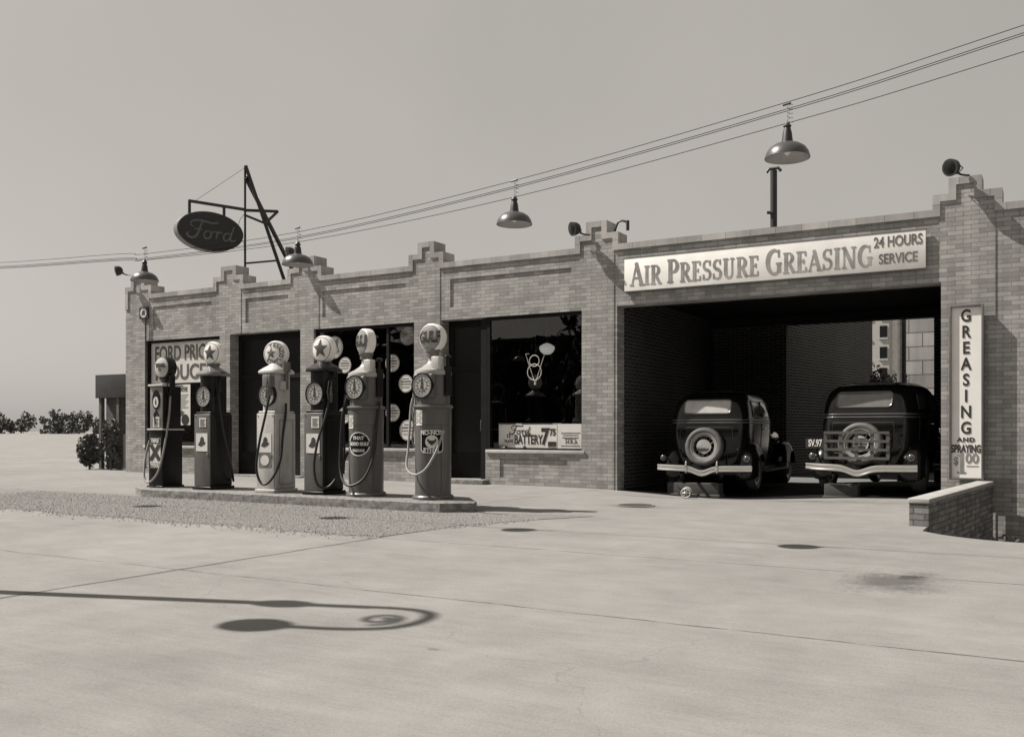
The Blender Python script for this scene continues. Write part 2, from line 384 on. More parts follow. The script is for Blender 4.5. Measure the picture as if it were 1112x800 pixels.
# stroke lettering: each stroke a ribbon of varying width, in the x,z plane
def ribbon(mb, pts, ws, y, depth=0.004):
    n = len(pts); L, Rr = [], []
    for i, (x, z) in enumerate(pts):
        a = pts[max(i - 1, 0)]; b = pts[min(i + 1, n - 1)]; dx, dz = b[0] - a[0], b[1] - a[1]; l = math.hypot(dx, dz) or 1
        nx, nz = -dz / l, dx / l; hw = ws[i] / 2
        L.append((x + nx * hw, z + nz * hw)); Rr.append((x - nx * hw, z - nz * hw))
    vs = [(x, y, z) for x, z in L] + [(x, y, z) for x, z in Rr] + [(x, y + depth, z) for x, z in L] + [(x, y + depth, z) for x, z in Rr]
    fs = []
    for i in range(n - 1):
        fs += [(i, i + 1, n + i + 1, n + i), (2 * n + i, 3 * n + i, 3 * n + i + 1, 2 * n + i + 1), (i, 2 * n + i, 2 * n + i + 1, i + 1), (n + i, n + i + 1, 3 * n + i + 1, 3 * n + i)]
    fs += [(0, n, 3 * n, 2 * n), (n - 1, 3 * n - 1, 4 * n - 1, 2 * n - 1)]
    mb.add(vs, fs)
def arc(cx, cz, rx, rz, a0, a1, n=14): return [(cx + rx * math.cos(R(a0 + (a1 - a0) * i / n)), cz + rz * math.sin(R(a0 + (a1 - a0) * i / n))) for i in range(n + 1)]
TK, TN = 0.15, 0.068
def ser(x, z, wd=0.30): return ([(x - wd / 2, z), (x + wd / 2, z)], TN)
GL = {
 'A': (0.80, [([(0.10, 0), (0.40, 1.0)], TN), ([(0.36, 1.0), (0.70, 0)], TK), ([(0.2, 0.34), (0.58, 0.34)], TN), ser(0.09, .04, .24), ser(0.70, .04, .32)]),
 'I': (0.40, [([(0.2, 0), (0.2, 1)], TK), ser(.2, .04, .36), ser(.2, .96, .36)]),
 'R': (0.78, [([(0.2, 0), (0.2, 1)], TK), ser(.2, .04, .36), ser(.16, .96, .26), ([(0.2, .96), (.36, .96)] + arc(.36, .73, .24, .23, 90, -90) + [(.2, .5)], [TN, TN] + [TN + (TK - TN) * math.sin(math.pi * i / 14) for i in range(15)] + [TN]), ([(0.38, .5), (.68, 0.02)], TK), ser(.72, .04, .2)]),
 'P': (0.70, [([(0.2, 0), (0.2, 1)], TK), ser(.2, .04, .36), ser(.16, .96, .26), ([(0.2, .96), (.36, .96)] + arc(.36, .71, .25, .25, 90, -90) + [(.2, .46)], [TN, TN] + [TN + (TK - TN) * math.sin(math.pi * i / 14) for i in range(15)] + [TN])]),
 'E': (0.68, [([(0.2, 0), (0.2, 1)], TK), ([(.02, .04), (.62, .04)], TN), ([(.02, .96), (.60, .96)], TN), ([(.2, .52), (.46, .52)], TN), ([(.60, 0.02), (.60, .24)], TN), ([(.57, .78), (.57, .99)], TN), ([(.46, .42), (.46, .62)], TN)]),
 'S': (0.64, [(arc(.32, .74, .21, .225, 20, 270, 14) + arc(.32, .27, .23, .235, 90, -160, 14)[1:], [TN + (TK - TN) * max(0, math.sin(math.pi * ((i - 6) / 16))) if 6 <= i <= 22 else TN for i in range(29)]), ([(.53, .72), (.53, .98)], TN), ([(.09, .02), (.09, .3)], TN)]),
 'U': (0.84, [([(.2, 1), (.2, .3)] + arc(.42, .27, .22, .235, 180, 360, 14) + [(.64, .3), (.64, 1)], [TK, TK] + [TK + (TN - TK) * i / 14 for i in range(15)] + [TN, TN]), ser(.2, .96, .36), ser(.64, .96, .26)]),
 'G': (0.86, [(arc(.46, .5, .35, .47, 50, 310, 22), [TN + (TK - TN) * max(0, math.sin(math.pi * i / 22)) for i in range(23)]), ([(.70, .08), (.70, .44)], TK * .9), ser(.70, .43, .30), ([(.70, .68), (.70, .98)], TN)]),
 'N': (0.90, [([(.17, 0), (.17, 1)], TN), ([(.15, 1), (.72, 0)], TK), ([(.73, 0), (.73, 1)], TN), ser(.17, .04, .28), ser(.12, .96, .2), ser(.73, .96, .28)]),
 ' ': (0.36, []),
}
def serif_line(words, x0, x1, z, y, big, small):
    """small-capital serif line stretched to run from x0 to x1; capitals of each word are bigger"""
    items = []; X = 0
    for wi, wd in enumerate(words):
        for i, ch in enumerate(wd):
            h = big if i == 0 else small; wdt, st = GL[ch]; items.append((X, h, st)); X += wdt * h * 1.0 + 0.02
        X += 0.12
    X -= 0.14; sx = (x1 - x0) / X; mb = MB(); q = 0
    for px, h, st in items:
        for pts, ws in st:
            ws = ws if isinstance(ws, list) else [ws] * len(pts)
            ribbon(mb, [(x0 + (px + a * h) * sx, z + b * h) for a, b in pts], [u * h for u in ws], y - (q % 5) * 0.0006); q += 1
    return mb

# oval script word, letter strokes in a 0..4.3 by 0..1.6 box
SCRIPT = [
 ([(1.55, 1.18), (1.25, 1.34), (.85, 1.36), (.55, 1.22), (.45, 1.02), (.55, .88), (.72, .88)], .09),
 ([(.75, 1.30), (1.10, 1.38), (1.55, 1.36), (2.05, 1.28), (2.45, 1.33), (2.62, 1.42)], .13),
 ([(1.32, 1.26), (1.20, .90), (1.06, .50), (.88, .16), (.60, -.02), (.28, .04), (.16, .22), (.30, .34)], .15),
 ([(.72, .64), (1.0, .70), (1.38, .68)], .09),
 ([(1.86, .62), (1.62, .58), (1.48, .34), (1.52, .10), (1.72, .03), (1.96, .18), (2.04, .44), (1.90, .62), (2.10, .58), (2.3, .62)], .12),
 ([(2.30, .64), (2.50, .60), (2.46, .34), (2.40, .05)], .13),
 ([(2.44, .30), (2.58, .54), (2.74, .64), (2.92, .58)], .12),
 ([(3.52, .58), (3.30, .64), (3.06, .48), (3.0, .20), (3.14, .04), (3.34, .12), (3.52, .40)], .13),
 ([(3.84, 1.22), (3.72, .90), (3.56, .42), (3.56, .10), (3.74, .05), (3.98, .22)], .14),
]
def script(width, y=0.0):
    mb = MB(); k = width / 4.1
    for q, (pts, wd) in enumerate(SCRIPT):
        sp = [(p.x, p.y) for p in spline([(a, b, 0) for a, b in pts], 7)]
        n = len(sp); ws = [wd * k * (0.55 + 0.45 * math.sin(math.pi * (i + .5) / n)) * 1.15 for i in range(n)]
        ribbon(mb, [((a - 2.05) * k, (b - .66) * k) for a, b in sp], ws, y - q * 0.0005)
    return mb

def star(r, r2=0.40, cx=0, cz=0, rot=90):
    return [(cx + (r if i % 2 == 0 else r * r2) * math.cos(R(rot + 36 * i)), cz + (r if i % 2 == 0 else r * r2) * math.sin(R(rot + 36 * i))) for i in range(10)]
def ring(r0, r1, y0, y1, n=32): return MB().lathe([(r0, y0), (r1, y0), (r1, y1), (r0, y1), (r0, y0)], axis='y', n=n, caps=False)
def disc(r, y0, y1, n=32): return MB().lathe([(r, y0), (r, y1)], axis='y', n=n)

def leaves(mb, c, rad, n, size, rnd, shell=0.35):
    c = Vector(c)
    for _ in range(n):
        d = Vector((rnd.gauss(0, 1), rnd.gauss(0, 1), rnd.gauss(0, 1))).normalized() * (shell + (1 - shell) * rnd.random()) ** 0.6
        p = c + Vector((d.x * rad[0], d.y * rad[1], d.z * rad[2])); s = size * rnd.uniform(.6, 1.4)
        u = Vector((rnd.gauss(0, 1), rnd.gauss(0, 1), rnd.gauss(0, 1))).normalized(); v = u.orthogonal().normalized()
        mb.add([p - u * s, p + v * s * .45, p + u * s, p - v * s * .45], [(0, 1, 2, 3)])
def clumps(mb, c, rad, k, n, size, rnd):
    for _ in range(k):
        d = Vector((rnd.gauss(0, 1), rnd.gauss(0, 1), rnd.gauss(0, 1))).normalized() * rnd.uniform(.3, .85)
        f = rnd.uniform(.25, .5)
        leaves(mb, (c[0] + d.x * rad[0], c[1] + d.y * rad[1], c[2] + d.z * rad[2]), (rad[0] * f, rad[1] * f, rad[2] * f), n, size, rnd)

# ------------------------------------------------------------------ ground
def dip(x, y):
    a = math.exp(-((x + 4.9) / 1.7) ** 2)
    return -0.115 * a * (math.exp(-(y / 1.1) ** 2) if y < 0 else 1.0)
def yedge(x): return -4.62 - 0.72 * (1 - math.exp(-(x + 1.2) / .45))
g = MB()
xs = [-22 + i * .26 for i in range(81)]; xs[-1] = -1.2
ys = [-16.0, -12, -9, -7, -5] + [-4 + .25 * i for i in range(16)] + [0, .5, 2, 5.4]
g.grid([[(x, y, dip(x, y)) for x in xs] for y in ys])
xr = [-1.2 + .09 * i for i in range(12)] + [0, .5, 1.2, 3, 8]
g.grid([[(x, -16 + (yedge(x) + 16) * j / 12, 0) for x in xr] for j in range(13)])
g.grid([[(x, yedge(x), 0) for x in xr], [(x, yedge(x), -.7) for x in xr]])
g.grid([[(-1.2, y, 0) for y in (-4.62, 0)], [(-1.2, y, -.7) for y in (-4.62, 0)]])
big = 400
g.add([(-big, -16, 0), (-22, -16, 0), (-22, 5.4, 0), (-big, 5.4, 0)], [(0, 1, 2, 3)])
g.add([(-big, -big, 0), (big, -big, 0), (big, -16, 0), (-big, -16, 0)], [(0, 1, 2, 3)])
g.add([(8, -16, 0), (big, -16, 0), (big, 5.4, 0), (8, 5.4, 0)], [(0, 1, 2, 3)])
g.add([(-big, 5.4, 0), (big, 5.4, 0), (big, big, 0), (-big, big, 0)], [(0, 1, 2, 3)])
setting(g.build('ground', CONC, smooth=True))
pit = MB().grid([[(x, y, -.6 + .05 * math.sin(x * 9 + y * 5)) for x in [-1.2 + .3 * i for i in range(32)]] for y in [-5.5 + .3 * j for j in range(19)]])
setting(pit.build('sunken_soil', SOIL, smooth=True))
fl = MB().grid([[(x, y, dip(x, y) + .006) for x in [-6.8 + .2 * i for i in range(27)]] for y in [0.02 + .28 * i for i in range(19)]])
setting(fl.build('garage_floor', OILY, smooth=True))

ysl = MB().grid([[(x, y, .008) for x in [-6.4 + .5 * i for i in range(18)]] for y in (5.46, 7, 9, 12, 16)])
setting(ysl.build('yard_ground', mat('yard_cinders', .025, .95, var=.5, scale=4)))
# gravel bed in front of the pump island, with loose stones on it
gv = MB(); N = 260
fr = lambda x: -7.58 - .18 * (x + 14) / 8.2 + .05 * math.sin(x * 3.1) + .03 * math.sin(x * 8.3) + .025 * math.sin(x * 21.7) + .02 * math.sin(x * 37.1)
rows = [[(x, fr(x) + (-5.2 - fr(x)) * t, .005) for x in [-16 + (10.25) * i / N for i in range(N + 1)]] for t in (0, .3, .6, 1)]
gv.grid(rows)
gv.add([(-5.75, -7.7, .005), (-5.68, -6.5, .005), (-5.3, -5.6, .005), (-4.85, -4.85, .005), (-6.45, -5.1, .005), (-5.75, -5.2, .005)], [(0, 1, 2, 5), (5, 2, 3, 4)])
setting(gv.build('gravel_bed', GRAV))
pb = MB()
for _ in range(26000):
    x = random.uniform(-15, -5.2); y = random.uniform(-8.2, -5.38)
    if x > -5.75 and y < -7.4 + (x + 5.75) * 3.5 + random.gauss(0, .08): continue
    if y < fr(min(x, -5.8)) - abs(random.gauss(0, .16)): continue
    s = random.choice((.005, .007, .009, .012, .016)) * random.uniform(.8, 1.3); a = random.random() * 3
    pb.add([(x + s * math.cos(a + k * 1.257) * random.uniform(.7, 1.2), y + s * math.sin(a + k * 1.257) * random.uniform(.7, 1.2), .004) for k in range(5)] + [(x + random.uniform(-.3, .3) * s, y, .004 + s * .75)], [(k, (k + 1) % 5, 5) for k in range(5)])
setting(pb.build('gravel', PEB, fixn=False), 'stuff')
# raised island
isl = MB(); nn = 34
def rr(i): random.seed(i); return random.uniform(-.006, .006)
xsI = [-13.05, -12.9, -12.7, -12.45] + [-12.45 + 5.67 * i / nn for i in range(1, nn + 1)] + [-6.62, -6.45]
fyI = lambda x: max(0, (x + 6.8) / .35) * .29 + max(0, (-12.45 - x) / .6) * .35
byI = lambda x: -4.42 - max(0, (x + 6.98) / .53) * .60 - max(0, (-12.8 - x) / .25) * .45
isl.grid([[(x, -5.38 + fyI(x) + rr(i * 7 + j) * (j < 2), z + rr(i + 90 + j) * .6 * (j > 0)) for i, x in enumerate(xsI)] for j, z in enumerate((-.05, .06, .115))]
         + [[(x, -5.345 + fyI(x) + rr(i), .13 + rr(i + 50) * .3) for i, x in enumerate(xsI)], [(x, byI(x), .13) for x in xsI], [(x, byI(x) + .03, -.05) for x in xsI]])
for x in (xsI[0], xsI[-1]): isl.add([(x, -5.38 + fyI(x), -.05), (x, -5.38 + fyI(x), .115), (x, -5.345 + fyI(x), .13), (x, byI(x), .13), (x, byI(x) + .03, -.05)], [(0, 1, 2, 3, 4)])
setting(isl.build('pump_island', KERB))

# ------------------------------------------------------------------ the building
B = thing('garage_building', 'single storey buff brick garage with stepped piers, shop windows and open drive-in bay', 'building', (-10, 0, 0))
def part(mb, name, m, parent=None, **kw):                    # building parts are written in world coordinates
    return mb.move(10, 0, 0).build(name, m, parent or B, **kw)
ZP = 4.33
PIERS = [(-20.16, -19.2, -19.94, -19.45), (-17.04, -16.07, -16.78, -16.3), (-14.72, -13.73, -14.47, -13.93), (-11.40, -10.55, -11.17, -10.77), (-7.63, -6.77, -7.40, -6.99), (-1.60, -.66, -1.38, -.93)]
OPEN = [(-19.435, -16.842, .66, 3.2), (-16.512, -14.347, .0, 3.22), (-13.961, -11.275, .66, 3.2), (-10.61, -9.58, .09, 3.2), (-9.58, -7.499, .66, 3.2), (-6.803, -1.484, -.3, 3.235)]
PANELS = [(-19.15, -17.13, 3.45, 4.02), (-16.02, -14.72, 3.45, 4.0), (-13.72, -11.5, 3.44, 4.0), (-10.4, -7.72, 3.44, 3.99)]
LOWP = [(-19.2, -17.1, .14, .5), (-13.7, -11.5, .14, .5), (-9.25, -7.8, .14, .5)]
XEND = 2.4
def sil(x, z, e=0.0):                                         # inside the silhouette shrunk by e
    if not (-20.16 + e < x < XEND): return False
    if z < ZP - e: return True
    for a, b, c, d in PIERS:
        if a + e < x < b - e and z < 4.55 - e: return True
        if c + e < x < d - e and z < 4.775 - e: return True
    return False
def depth_wall(x, z):
    if not sil(x, z, 0.0) or (not sil(x, z, .105) and z > 4.0): return None
    for a, b, c, d in OPEN:
        if a < x < b and c < z < d: return None
    for a, b, c, d in PANELS + LOWP:
        if a < x < b and c < z < d: return .022
    for a, b, c, d in PIERS:
        if a + .09 < x < b - .09 or (a < -20 and x < b - .09): return -.010
    return 0.0
def depth_cope(x, z): return -.032 if sil(x, z) and not sil(x, z, .105) and z > 4.0 else None
def relief(fn, xs, zs, T):
    xs = sorted(set(round(v, 4) for v in xs)); zs = sorted(set(round(v, 4) for v in zs)); mb = MB()
    nx, nz = len(xs) - 1, len(zs) - 1
    d = [[fn((xs[i] + xs[i + 1]) / 2, (zs[j] + zs[j + 1]) / 2) for j in range(nz)] for i in range(nx)]
    q = lambda *p: mb.add(p, [(0, 1, 2, 3)])
    for i in range(nx):
        for j in range(nz):
            v = d[i][j]
            if v is None: continue
            x0, x1, z0, z1 = xs[i], xs[i + 1], zs[j], zs[j + 1]
            q((x0, v, z0), (x1, v, z0), (x1, v, z1), (x0, v, z1)); q((x0, T, z0), (x0, T, z1), (x1, T, z1), (x1, T, z0))
            for di, dj, A, Bq in ((-1, 0, (x0, z0), (x0, z1)), (1, 0, (x1, z0), (x1, z1)), (0, -1, (x0, z0), (x1, z0)), (0, 1, (x0, z1), (x1, z1))):
                ii, jj = i + di, j + dj
                o = d[ii][jj] if 0 <= ii < nx and 0 <= jj < nz else None
                far = T if o is None else o
                if far > v + 1e-6: q((A[0], v, A[1]), (A[0], far, A[1]), (Bq[0], far, Bq[1]), (Bq[0], v, Bq[1]))
    return mb
bx, bz = [-20.16, XEND, -20.055, XEND], [-.8, -.3, ZP, ZP - .105, 4.55, 4.445, 4.775, 4.67, 4.0]
for a, b, c, d in PIERS: bx += [a, b, c, d, a + .105, b - .105, c + .105, d - .105, a + .09, b - .09]
for a, b, c, d in OPEN + PANELS + LOWP: bx += [a, b]; bz += [c, d]
part(relief(depth_wall, bx, bz, .30), 'wall', BRICK)
part(relief(depth_cope, bx, bz, .36), 'coping', COPE)
for q in ((-20.13, -19.84, .30, 8, -.1, 4.3), (2.1, 2.38, .3, 5.4, -.7, 4.3)): part(MB().box(*q), 'side_wall', BRICK)
part(MB().box(-19.84, -6.9, 7.7, 8, -.1, 3.97), 'back_wall', BRICK)
part(MB().box(-19.84, 2.1, .36, 5.4, 3.98, 4.06).box(-19.84, -6.55, 5.4, 7.7, 3.98, 4.06), 'roof', ROOF)
for a, b in ((-19.5, -16.78), (-14.02, -11.2), (-9.56, -7.44)):
    part(MB().box(a, b, -.035, .05, .60, .662), 'sill', SILL, bevel=.006)
part(MB().box(-10.75, -9.5, -.22, .3, -.02, .085), 'step', KERB, bevel=.01)
part(MB().box(-16.6, -14.25, -.15, .3, -.02, .03), 'step', KERB, bevel=.01)
# showroom interior
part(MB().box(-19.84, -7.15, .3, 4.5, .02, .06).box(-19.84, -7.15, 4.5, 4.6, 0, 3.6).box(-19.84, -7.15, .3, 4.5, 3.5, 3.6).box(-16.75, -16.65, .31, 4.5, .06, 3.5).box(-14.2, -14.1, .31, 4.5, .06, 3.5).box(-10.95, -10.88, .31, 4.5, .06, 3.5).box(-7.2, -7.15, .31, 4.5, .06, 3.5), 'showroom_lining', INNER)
# drive-in bay
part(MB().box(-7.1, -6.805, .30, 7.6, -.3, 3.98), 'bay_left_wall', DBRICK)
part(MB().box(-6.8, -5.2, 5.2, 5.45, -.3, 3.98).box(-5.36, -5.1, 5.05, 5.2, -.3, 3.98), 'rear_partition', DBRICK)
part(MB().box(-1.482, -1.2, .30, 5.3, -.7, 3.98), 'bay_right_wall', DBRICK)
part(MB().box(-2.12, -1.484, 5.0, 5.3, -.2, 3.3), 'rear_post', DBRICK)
part(MB().box(-6.8, -1.484, .30, 5.3, 3.5, 3.6), 'bay_ceiling', CEIL)
for q in ((-6.8, -1.484, 5.0, 5.32, 3.32, 3.49), (-6.8, -1.484, .31, .5, 3.24, 3.49)): part(MB().box(*q), 'ceiling_beam', CEIL)

# windows and doors
def window(x0, x1, z0, z1, mull=(), parent=B):
    f = MB(); t = .06
    f.box(x0, x1, .05, .12, z1 - t, z1).box(x0, x1, .05, .12, z0, z0 + .035).box(x0, x0 + t, .05, .12, z0 + .035, z1 - t).box(x1 - t * .6, x1, .05, .12, z0 + .035, z1 - t)
    for m in mull: f.box(m - .03, m + .03, .05, .12, z0 + .035, z1 - t)
    w_ = part(f, 'shop_window', FRAME)
    p = MB().box(x0 + t * .5, x1 - t * .3, .08, .088, z0 + .02, z1 - t * .5).move(10, 0, 0).build('pane', GLASS, w_)
window(-19.435, -16.842, .662, 3.2)
window(-13.961, -11.275, .662, 3.2, mull=(-12.0,))
window(-9.57, -7.499, .662, 3.2)
def door(x0, x1, z0, z1, n, hx):
    w_ = (x1 - x0) / n
    for i in range(n):
        a, b = x0 + w_ * i + .006, x0 + w_ * (i + 1) - .006; t = .11
        d = MB().box(a, b, .24, .29, z0, z0 + .5).box(a, b, .24, .29, z1 - .12, z1).box(a, a + t, .24, .29, z0 + .5, z1 - .12).box(b - t, b, .24, .29, z0 + .5, z1 - .12).box(a + t, b - t, .24, .29, 2.2, 2.3)
        dd = part(d, 'door', FRAME)
        MB().box(a + t, b - t, .26, .268, z0 + .5, 2.2).box(a + t, b - t, .26, .268, 2.3, z1 - .12).move(10, 0, 0).build('pane', DARKWIN, dd)
        if i == 0:
            MB().tube(spline([(hx, .24, 1.0), (hx, .19, 1.02), (hx, .18, 1.12), (hx, .19, 1.22), (hx, .24, 1.24)], 4), .012, 8).move(10, 0, 0).build('handle', STEEL, dd)
door(-16.512, -14.347, .035, 3.2, 2, -15.47)
door(-10.61, -9.72, .09, 3.18, 1, -9.80)
part(MB().box(-9.72, -9.582, .06, .2, .09, 3.18), 'door_post', FRAME)

# ------------------------------------------------------------------ signs on the front
sg = thing('wall_sign', 'long white board over the drive-in bay lettered AIR PRESSURE GREASING', 'sign', (-4.16, -.03, 3.47))
MB().box(-2.47, 2.47, -.035, .0, 0, .575).build('board', SIGNW, sg, bevel=.004)
for z0, z1, x0, x1 in ((-.012, .0, -2.482, 2.482), (.575, .587, -2.482, 2.482)): MB().box(x0, x1, -.04, 0, z0, z1).build('edge_strip', STEEL, sg)
serif_line(['AIR', 'PRESSURE', 'GREASING'], -2.36, 1.70, .085, -.0395, .405, .335).build('lettering', mat('faded_ink', .27, .6, var=.35, scale=5), sg, fixn=False)
text('24 HOURS', .225, .004, .68).move(2.075, -.038, .435).build('lettering', GINK, sg)
text('SERVICE', .215, .004, .72).move(2.075, -.038, .175).build('lettering', GINK, sg)

vs = thing('vertical_sign', 'tall framed white board on the end pier lettered GREASING downwards with a price', 'sign', (-1.131, -.05, .31))
MB().box(-.2, .2, -.05, 0, .03, 2.53).build('board', SIGNW, vs)
fr_ = MB()
for a in ((-.233, -.2, 0, 2.56), (.2, .233, 0, 2.56), (-.2, .2, 0, .03), (-.2, .2, 2.53, 2.56)): fr_.box(a[0], a[1], -.085, 0, a[2], a[3])
fr_.build('frame', STEEL, vs, bevel=.004)
lt = MB()
for i, ch in enumerate('GREASING'): lt.add(*(lambda m: (m.v, m.f))(text(ch, .246, .006, .80).move(-.005, -.053, 2.395 - i * .2345)))
lt.build('lettering', INK, vs)
text('AND', .085, .004, 1.15, spacing=1.2).move(-.005, -.053, .585).build('lettering', INK, vs)
text('SPRAYING', .155, .006, .56).move(-.005, -.053, .45).build('lettering', INK, vs)
join(text('$', .16, .004, .8).move(-.14, -.053, .27), text('1', .42, .010, .8).move(-.065, -.053, .235), text('00', .20, .004, .9).move(.075, -.053, .31), MB().box(-.125, -.01, -.0545, -.05, .092, .118), MB().box(-.115, -.06, -.0548, -.05, .345, .365), MB().box(.0, .16, -.055, -.05, .20, .208)).build('lettering', MINK, vs)

bs = thing('bell_sign', 'small square dark plate with a white disc and bell at the far left pier', 'sign', (-19.44, -.02, 3.74))
MB().box(-.16, .16, -.03, 0, 0, .28).build('plate', IRON, bs)
disc(.115, -.036, -.03).move(0, 0, .14).build('white_disc', ENAM, bs)
MB().prism([(-.07, .09), (.07, .09), (.055, .115), (.045, .17), (.02, .2), (-.02, .2), (-.045, .17), (-.055, .115)], -.041, -.036).build('bell_emblem', INK, bs)
tag(MB().tube([(-19.36, -.05, 3.74), (-19.36, -.05, 3.2), (-19.36, -.05, .1)], .016, 8).build('conduit_pipe', IRON), 'thin dark pipe running down the brick from the small bell plate', 'pipe')

# posters and placards in the windows
bn = thing('paper_banner', 'wide white banner across the far left shop window about price cuts', 'banner', (-18.18, .12, 2.16))
MB().box(-1.2, 1.2, 0, .008, 0, 1.0).build('sheet', CREAM, bn)
join(text('FORD PRICES', .50, .012, .72).move(0, -.003, .70), text('REDUCED', .50, .014, .95).move(0.02, -.003, .24)).build('lettering', GINK, bn)
def poster(name, label, x0, x1, z0, z1, y=.13, m=CREAM, lines=(), cat='poster', group=None):
    t = thing(name, label, cat, ((x0 + x1) / 2, y, z0), 0, group); w2 = (x1 - x0) / 2
    MB().box(-w2, w2, 0, .008, 0, z1 - z0).build('sheet', m, t)
    return t
p1 = poster('window_poster', 'narrow pale poster hanging under the banner between two pumps', -18.47, -18.0, 1.15, 2.12)
l = text('0098', .16, .003, .85).move(0, -.003, .85)
for i in range(7): l.box(-.17, .17 - .05 * (i % 3), -.004, 0, .71 - i * .05, .725 - i * .05)
l.prism(star(.10, .55, -.06, .28), -.004, 0)
l.build('lettering', GINK, p1)
disc(.13, -.006, -.001).move(.06, 0, .13).build('round_emblem', INK, p1)
p2 = poster('window_poster', 'grey poster at the left edge of the far left window behind the first pump', -19.36, -18.9, 1.2, 2.08, m=MINK)
l = text('A', .22, .004).move(-.12, -.003, .7); l.add(*(lambda m: (m.v, m.f))(text('N', .2, .004).move(-.12, -.003, .5))); l.build('lettering', INK, p2)

discs = [(-13.52, 2.80, .24, 'largest round placard, high at the left of the middle window behind a globe'),
         (-13.22, 2.41, .17, 'round placard just right of and below the largest one, behind two pump globes'),
         (-11.95, 2.41, .18, 'round white placard nearest the top of the clear middle window'),
         (-11.60, 1.98, .18, 'round white placard by the right pier at the height of the pump dial'),
         (-11.94, 1.39, .18, 'round white placard lower down, to the right of the cylindrical pump'),
         (-11.55, 1.03, .21, 'lowest round placard, beside the hanging hose of the right-hand pump'),
         (-11.56, 2.95, .19, 'greyed round placard in the top right corner of the middle window'),
         (-13.24, 1.34, .17, 'lower round placard partly hidden behind the left of the cylindrical pump')]
for i, (x, z, r, lab) in enumerate(discs):
    t = thing('round_placard', lab, 'placard', (x, .14, z), 0, 'round placards in the middle shop window')
    disc(r, 0, .008).build('sheet', MINK if i == 6 else CREAM, t)
    l = ring(r * .9, r * .95, -.002, 0)
    for q, (wd, zz, hh) in enumerate(((.45, .55, .10), (.7, .25, .16), (.75, -.05, .12), (.62, -.32, .05), (.5, -.48, .05))):
        if i == 0 and q < 3:
            l.add(*(lambda m: (m.v, m.f))(text(('THE', '100', 'TO 1')[q], .13, .003, .9).move(.02, -.004, r * (.5 - q * .42)))); continue
        l.box(-r * wd, r * wd, -.003, -.0005, r * (zz - hh / 2), r * (zz + hh / 2))
    l.build('lettering', GINK, t)

bp_ = poster('battery_poster', 'wide battery advertisement standing low in the right-hand shop window', -9.40, -8.125, .70, 1.138, y=.2)
join(text('BATTERY', .24, .006, .62).move(.02, -.003, .15), text('15', .10, .002).move(-.42, -.003, .22), text('PLATE', .075, .002, .9).move(-.41, -.003, .12),
     text('7', .42, .016, .8).move(.385, -.003, .2), text('75', .17, .006, .8).move(.55, -.003, .29), MB().box(.45, .62, -.006, -.002, .02, .12), MB().prism([(-.1, .0), (-.02, .0), (-.06, .05)], -.005, -.001)).build('lettering', INK, bp_)
script(.5).move(-.16, -.004, .335).build('lettering', INK, bp_, fixn=False)
cd = poster('price_card', 'white printed card at the right end of the shop window sill', -8.108, -7.56, .69, 1.15, y=.19, m=SIGNW)
l = text('N R A', .085, .004, 1.1).move(.02, -.003, .125)
for zz, ww in ((.29, .2), (.25, .16), (.205, .17), (.18, .12)): l.box(-ww, ww, -.003, 0, zz - .008, zz + .008)
l.box(-.2, .2, -.003, 0, .045, .06); l.build('lettering', GINK, cd)
sh = MB().box(-9.55, -8.15, .42, .75, 1.14, 1.165)
tag(sh.build('display_shelf', mat('shelf_top', .5, .6)), 'light topped display shelf behind the battery poster', 'shelf')
bd = thing('parts_box', 'small dark carton at the left end of the shop window sill', 'box', (-9.47, .24, .665))
MB().box(-.09, .06, 0, .14, 0, .13).build('carton', GINK, bd, bevel=.004); MB().box(-.07, .04, -.003, 0, .03, .1).build('paper_label', MINK, bd)
bd2 = thing('parts_box', 'smaller carton stacked against the foot of the battery poster', 'box', (-9.26, .13, .665))
MB().box(-.1, .06, 0, .06, 0, .07).build('carton', INK, bd2, bevel=.004); MB().box(-.08, .04, -.003, 0, .015, .055).build('paper_label', CREAM, bd2)
# tube emblem hung behind the glass: a V laced through an 8
v8 = thing('tube_emblem', 'white tube emblem of a V and an 8 hung in the right-hand shop window', 'sign', (-8.603, .22, 1.94))
MB().tube([(-.21, 0, .54), (-.01, 0, .0)], .0065, 8).tube([(.21, 0, .54), (.01, 0, .0)], .0065, 8).tube([(-.21, 0, .54), (-.13, 0, .54)], .007, 8).tube([(0, 0, 0), (0, 0, -.05)], .02, 8).build('v_tube', WHITE, v8, smooth=True)
cir = lambda cx, cz, r, y: [(cx + r * math.cos(a * math.pi / 16), y, cz + r * math.sin(a * math.pi / 16)) for a in range(32)]
MB().tube(cir(0, .40, .105, -.03), .0075, 8, closed=True).tube(cir(0, .19, .15, -.03), .0075, 8, closed=True).build('eight_tube', WHITE, v8, smooth=True)
MB().tube([(0, 0, .54), (0, 0, 1.3)], .003, 6).build('hanging_wire', IRON, v8)
pl_ = thing('pendant_lamp', 'opal glass bowl lamp hanging inside the right-hand shop window', 'lamp', (-8.95, 1.3, 2.66))
MB().lathe([(.001, -.11), (.07, -.10), (.13, -.05), (.16, .02), (.145, .06), (.08, .10), (.03, .12)]).build('bowl', emis('opal_bowl', .6, .16), pl_, smooth=True)
MB().tube([(0, 0, .12), (0, 0, .84)], .010, 8).build('stem', IRON, pl_)

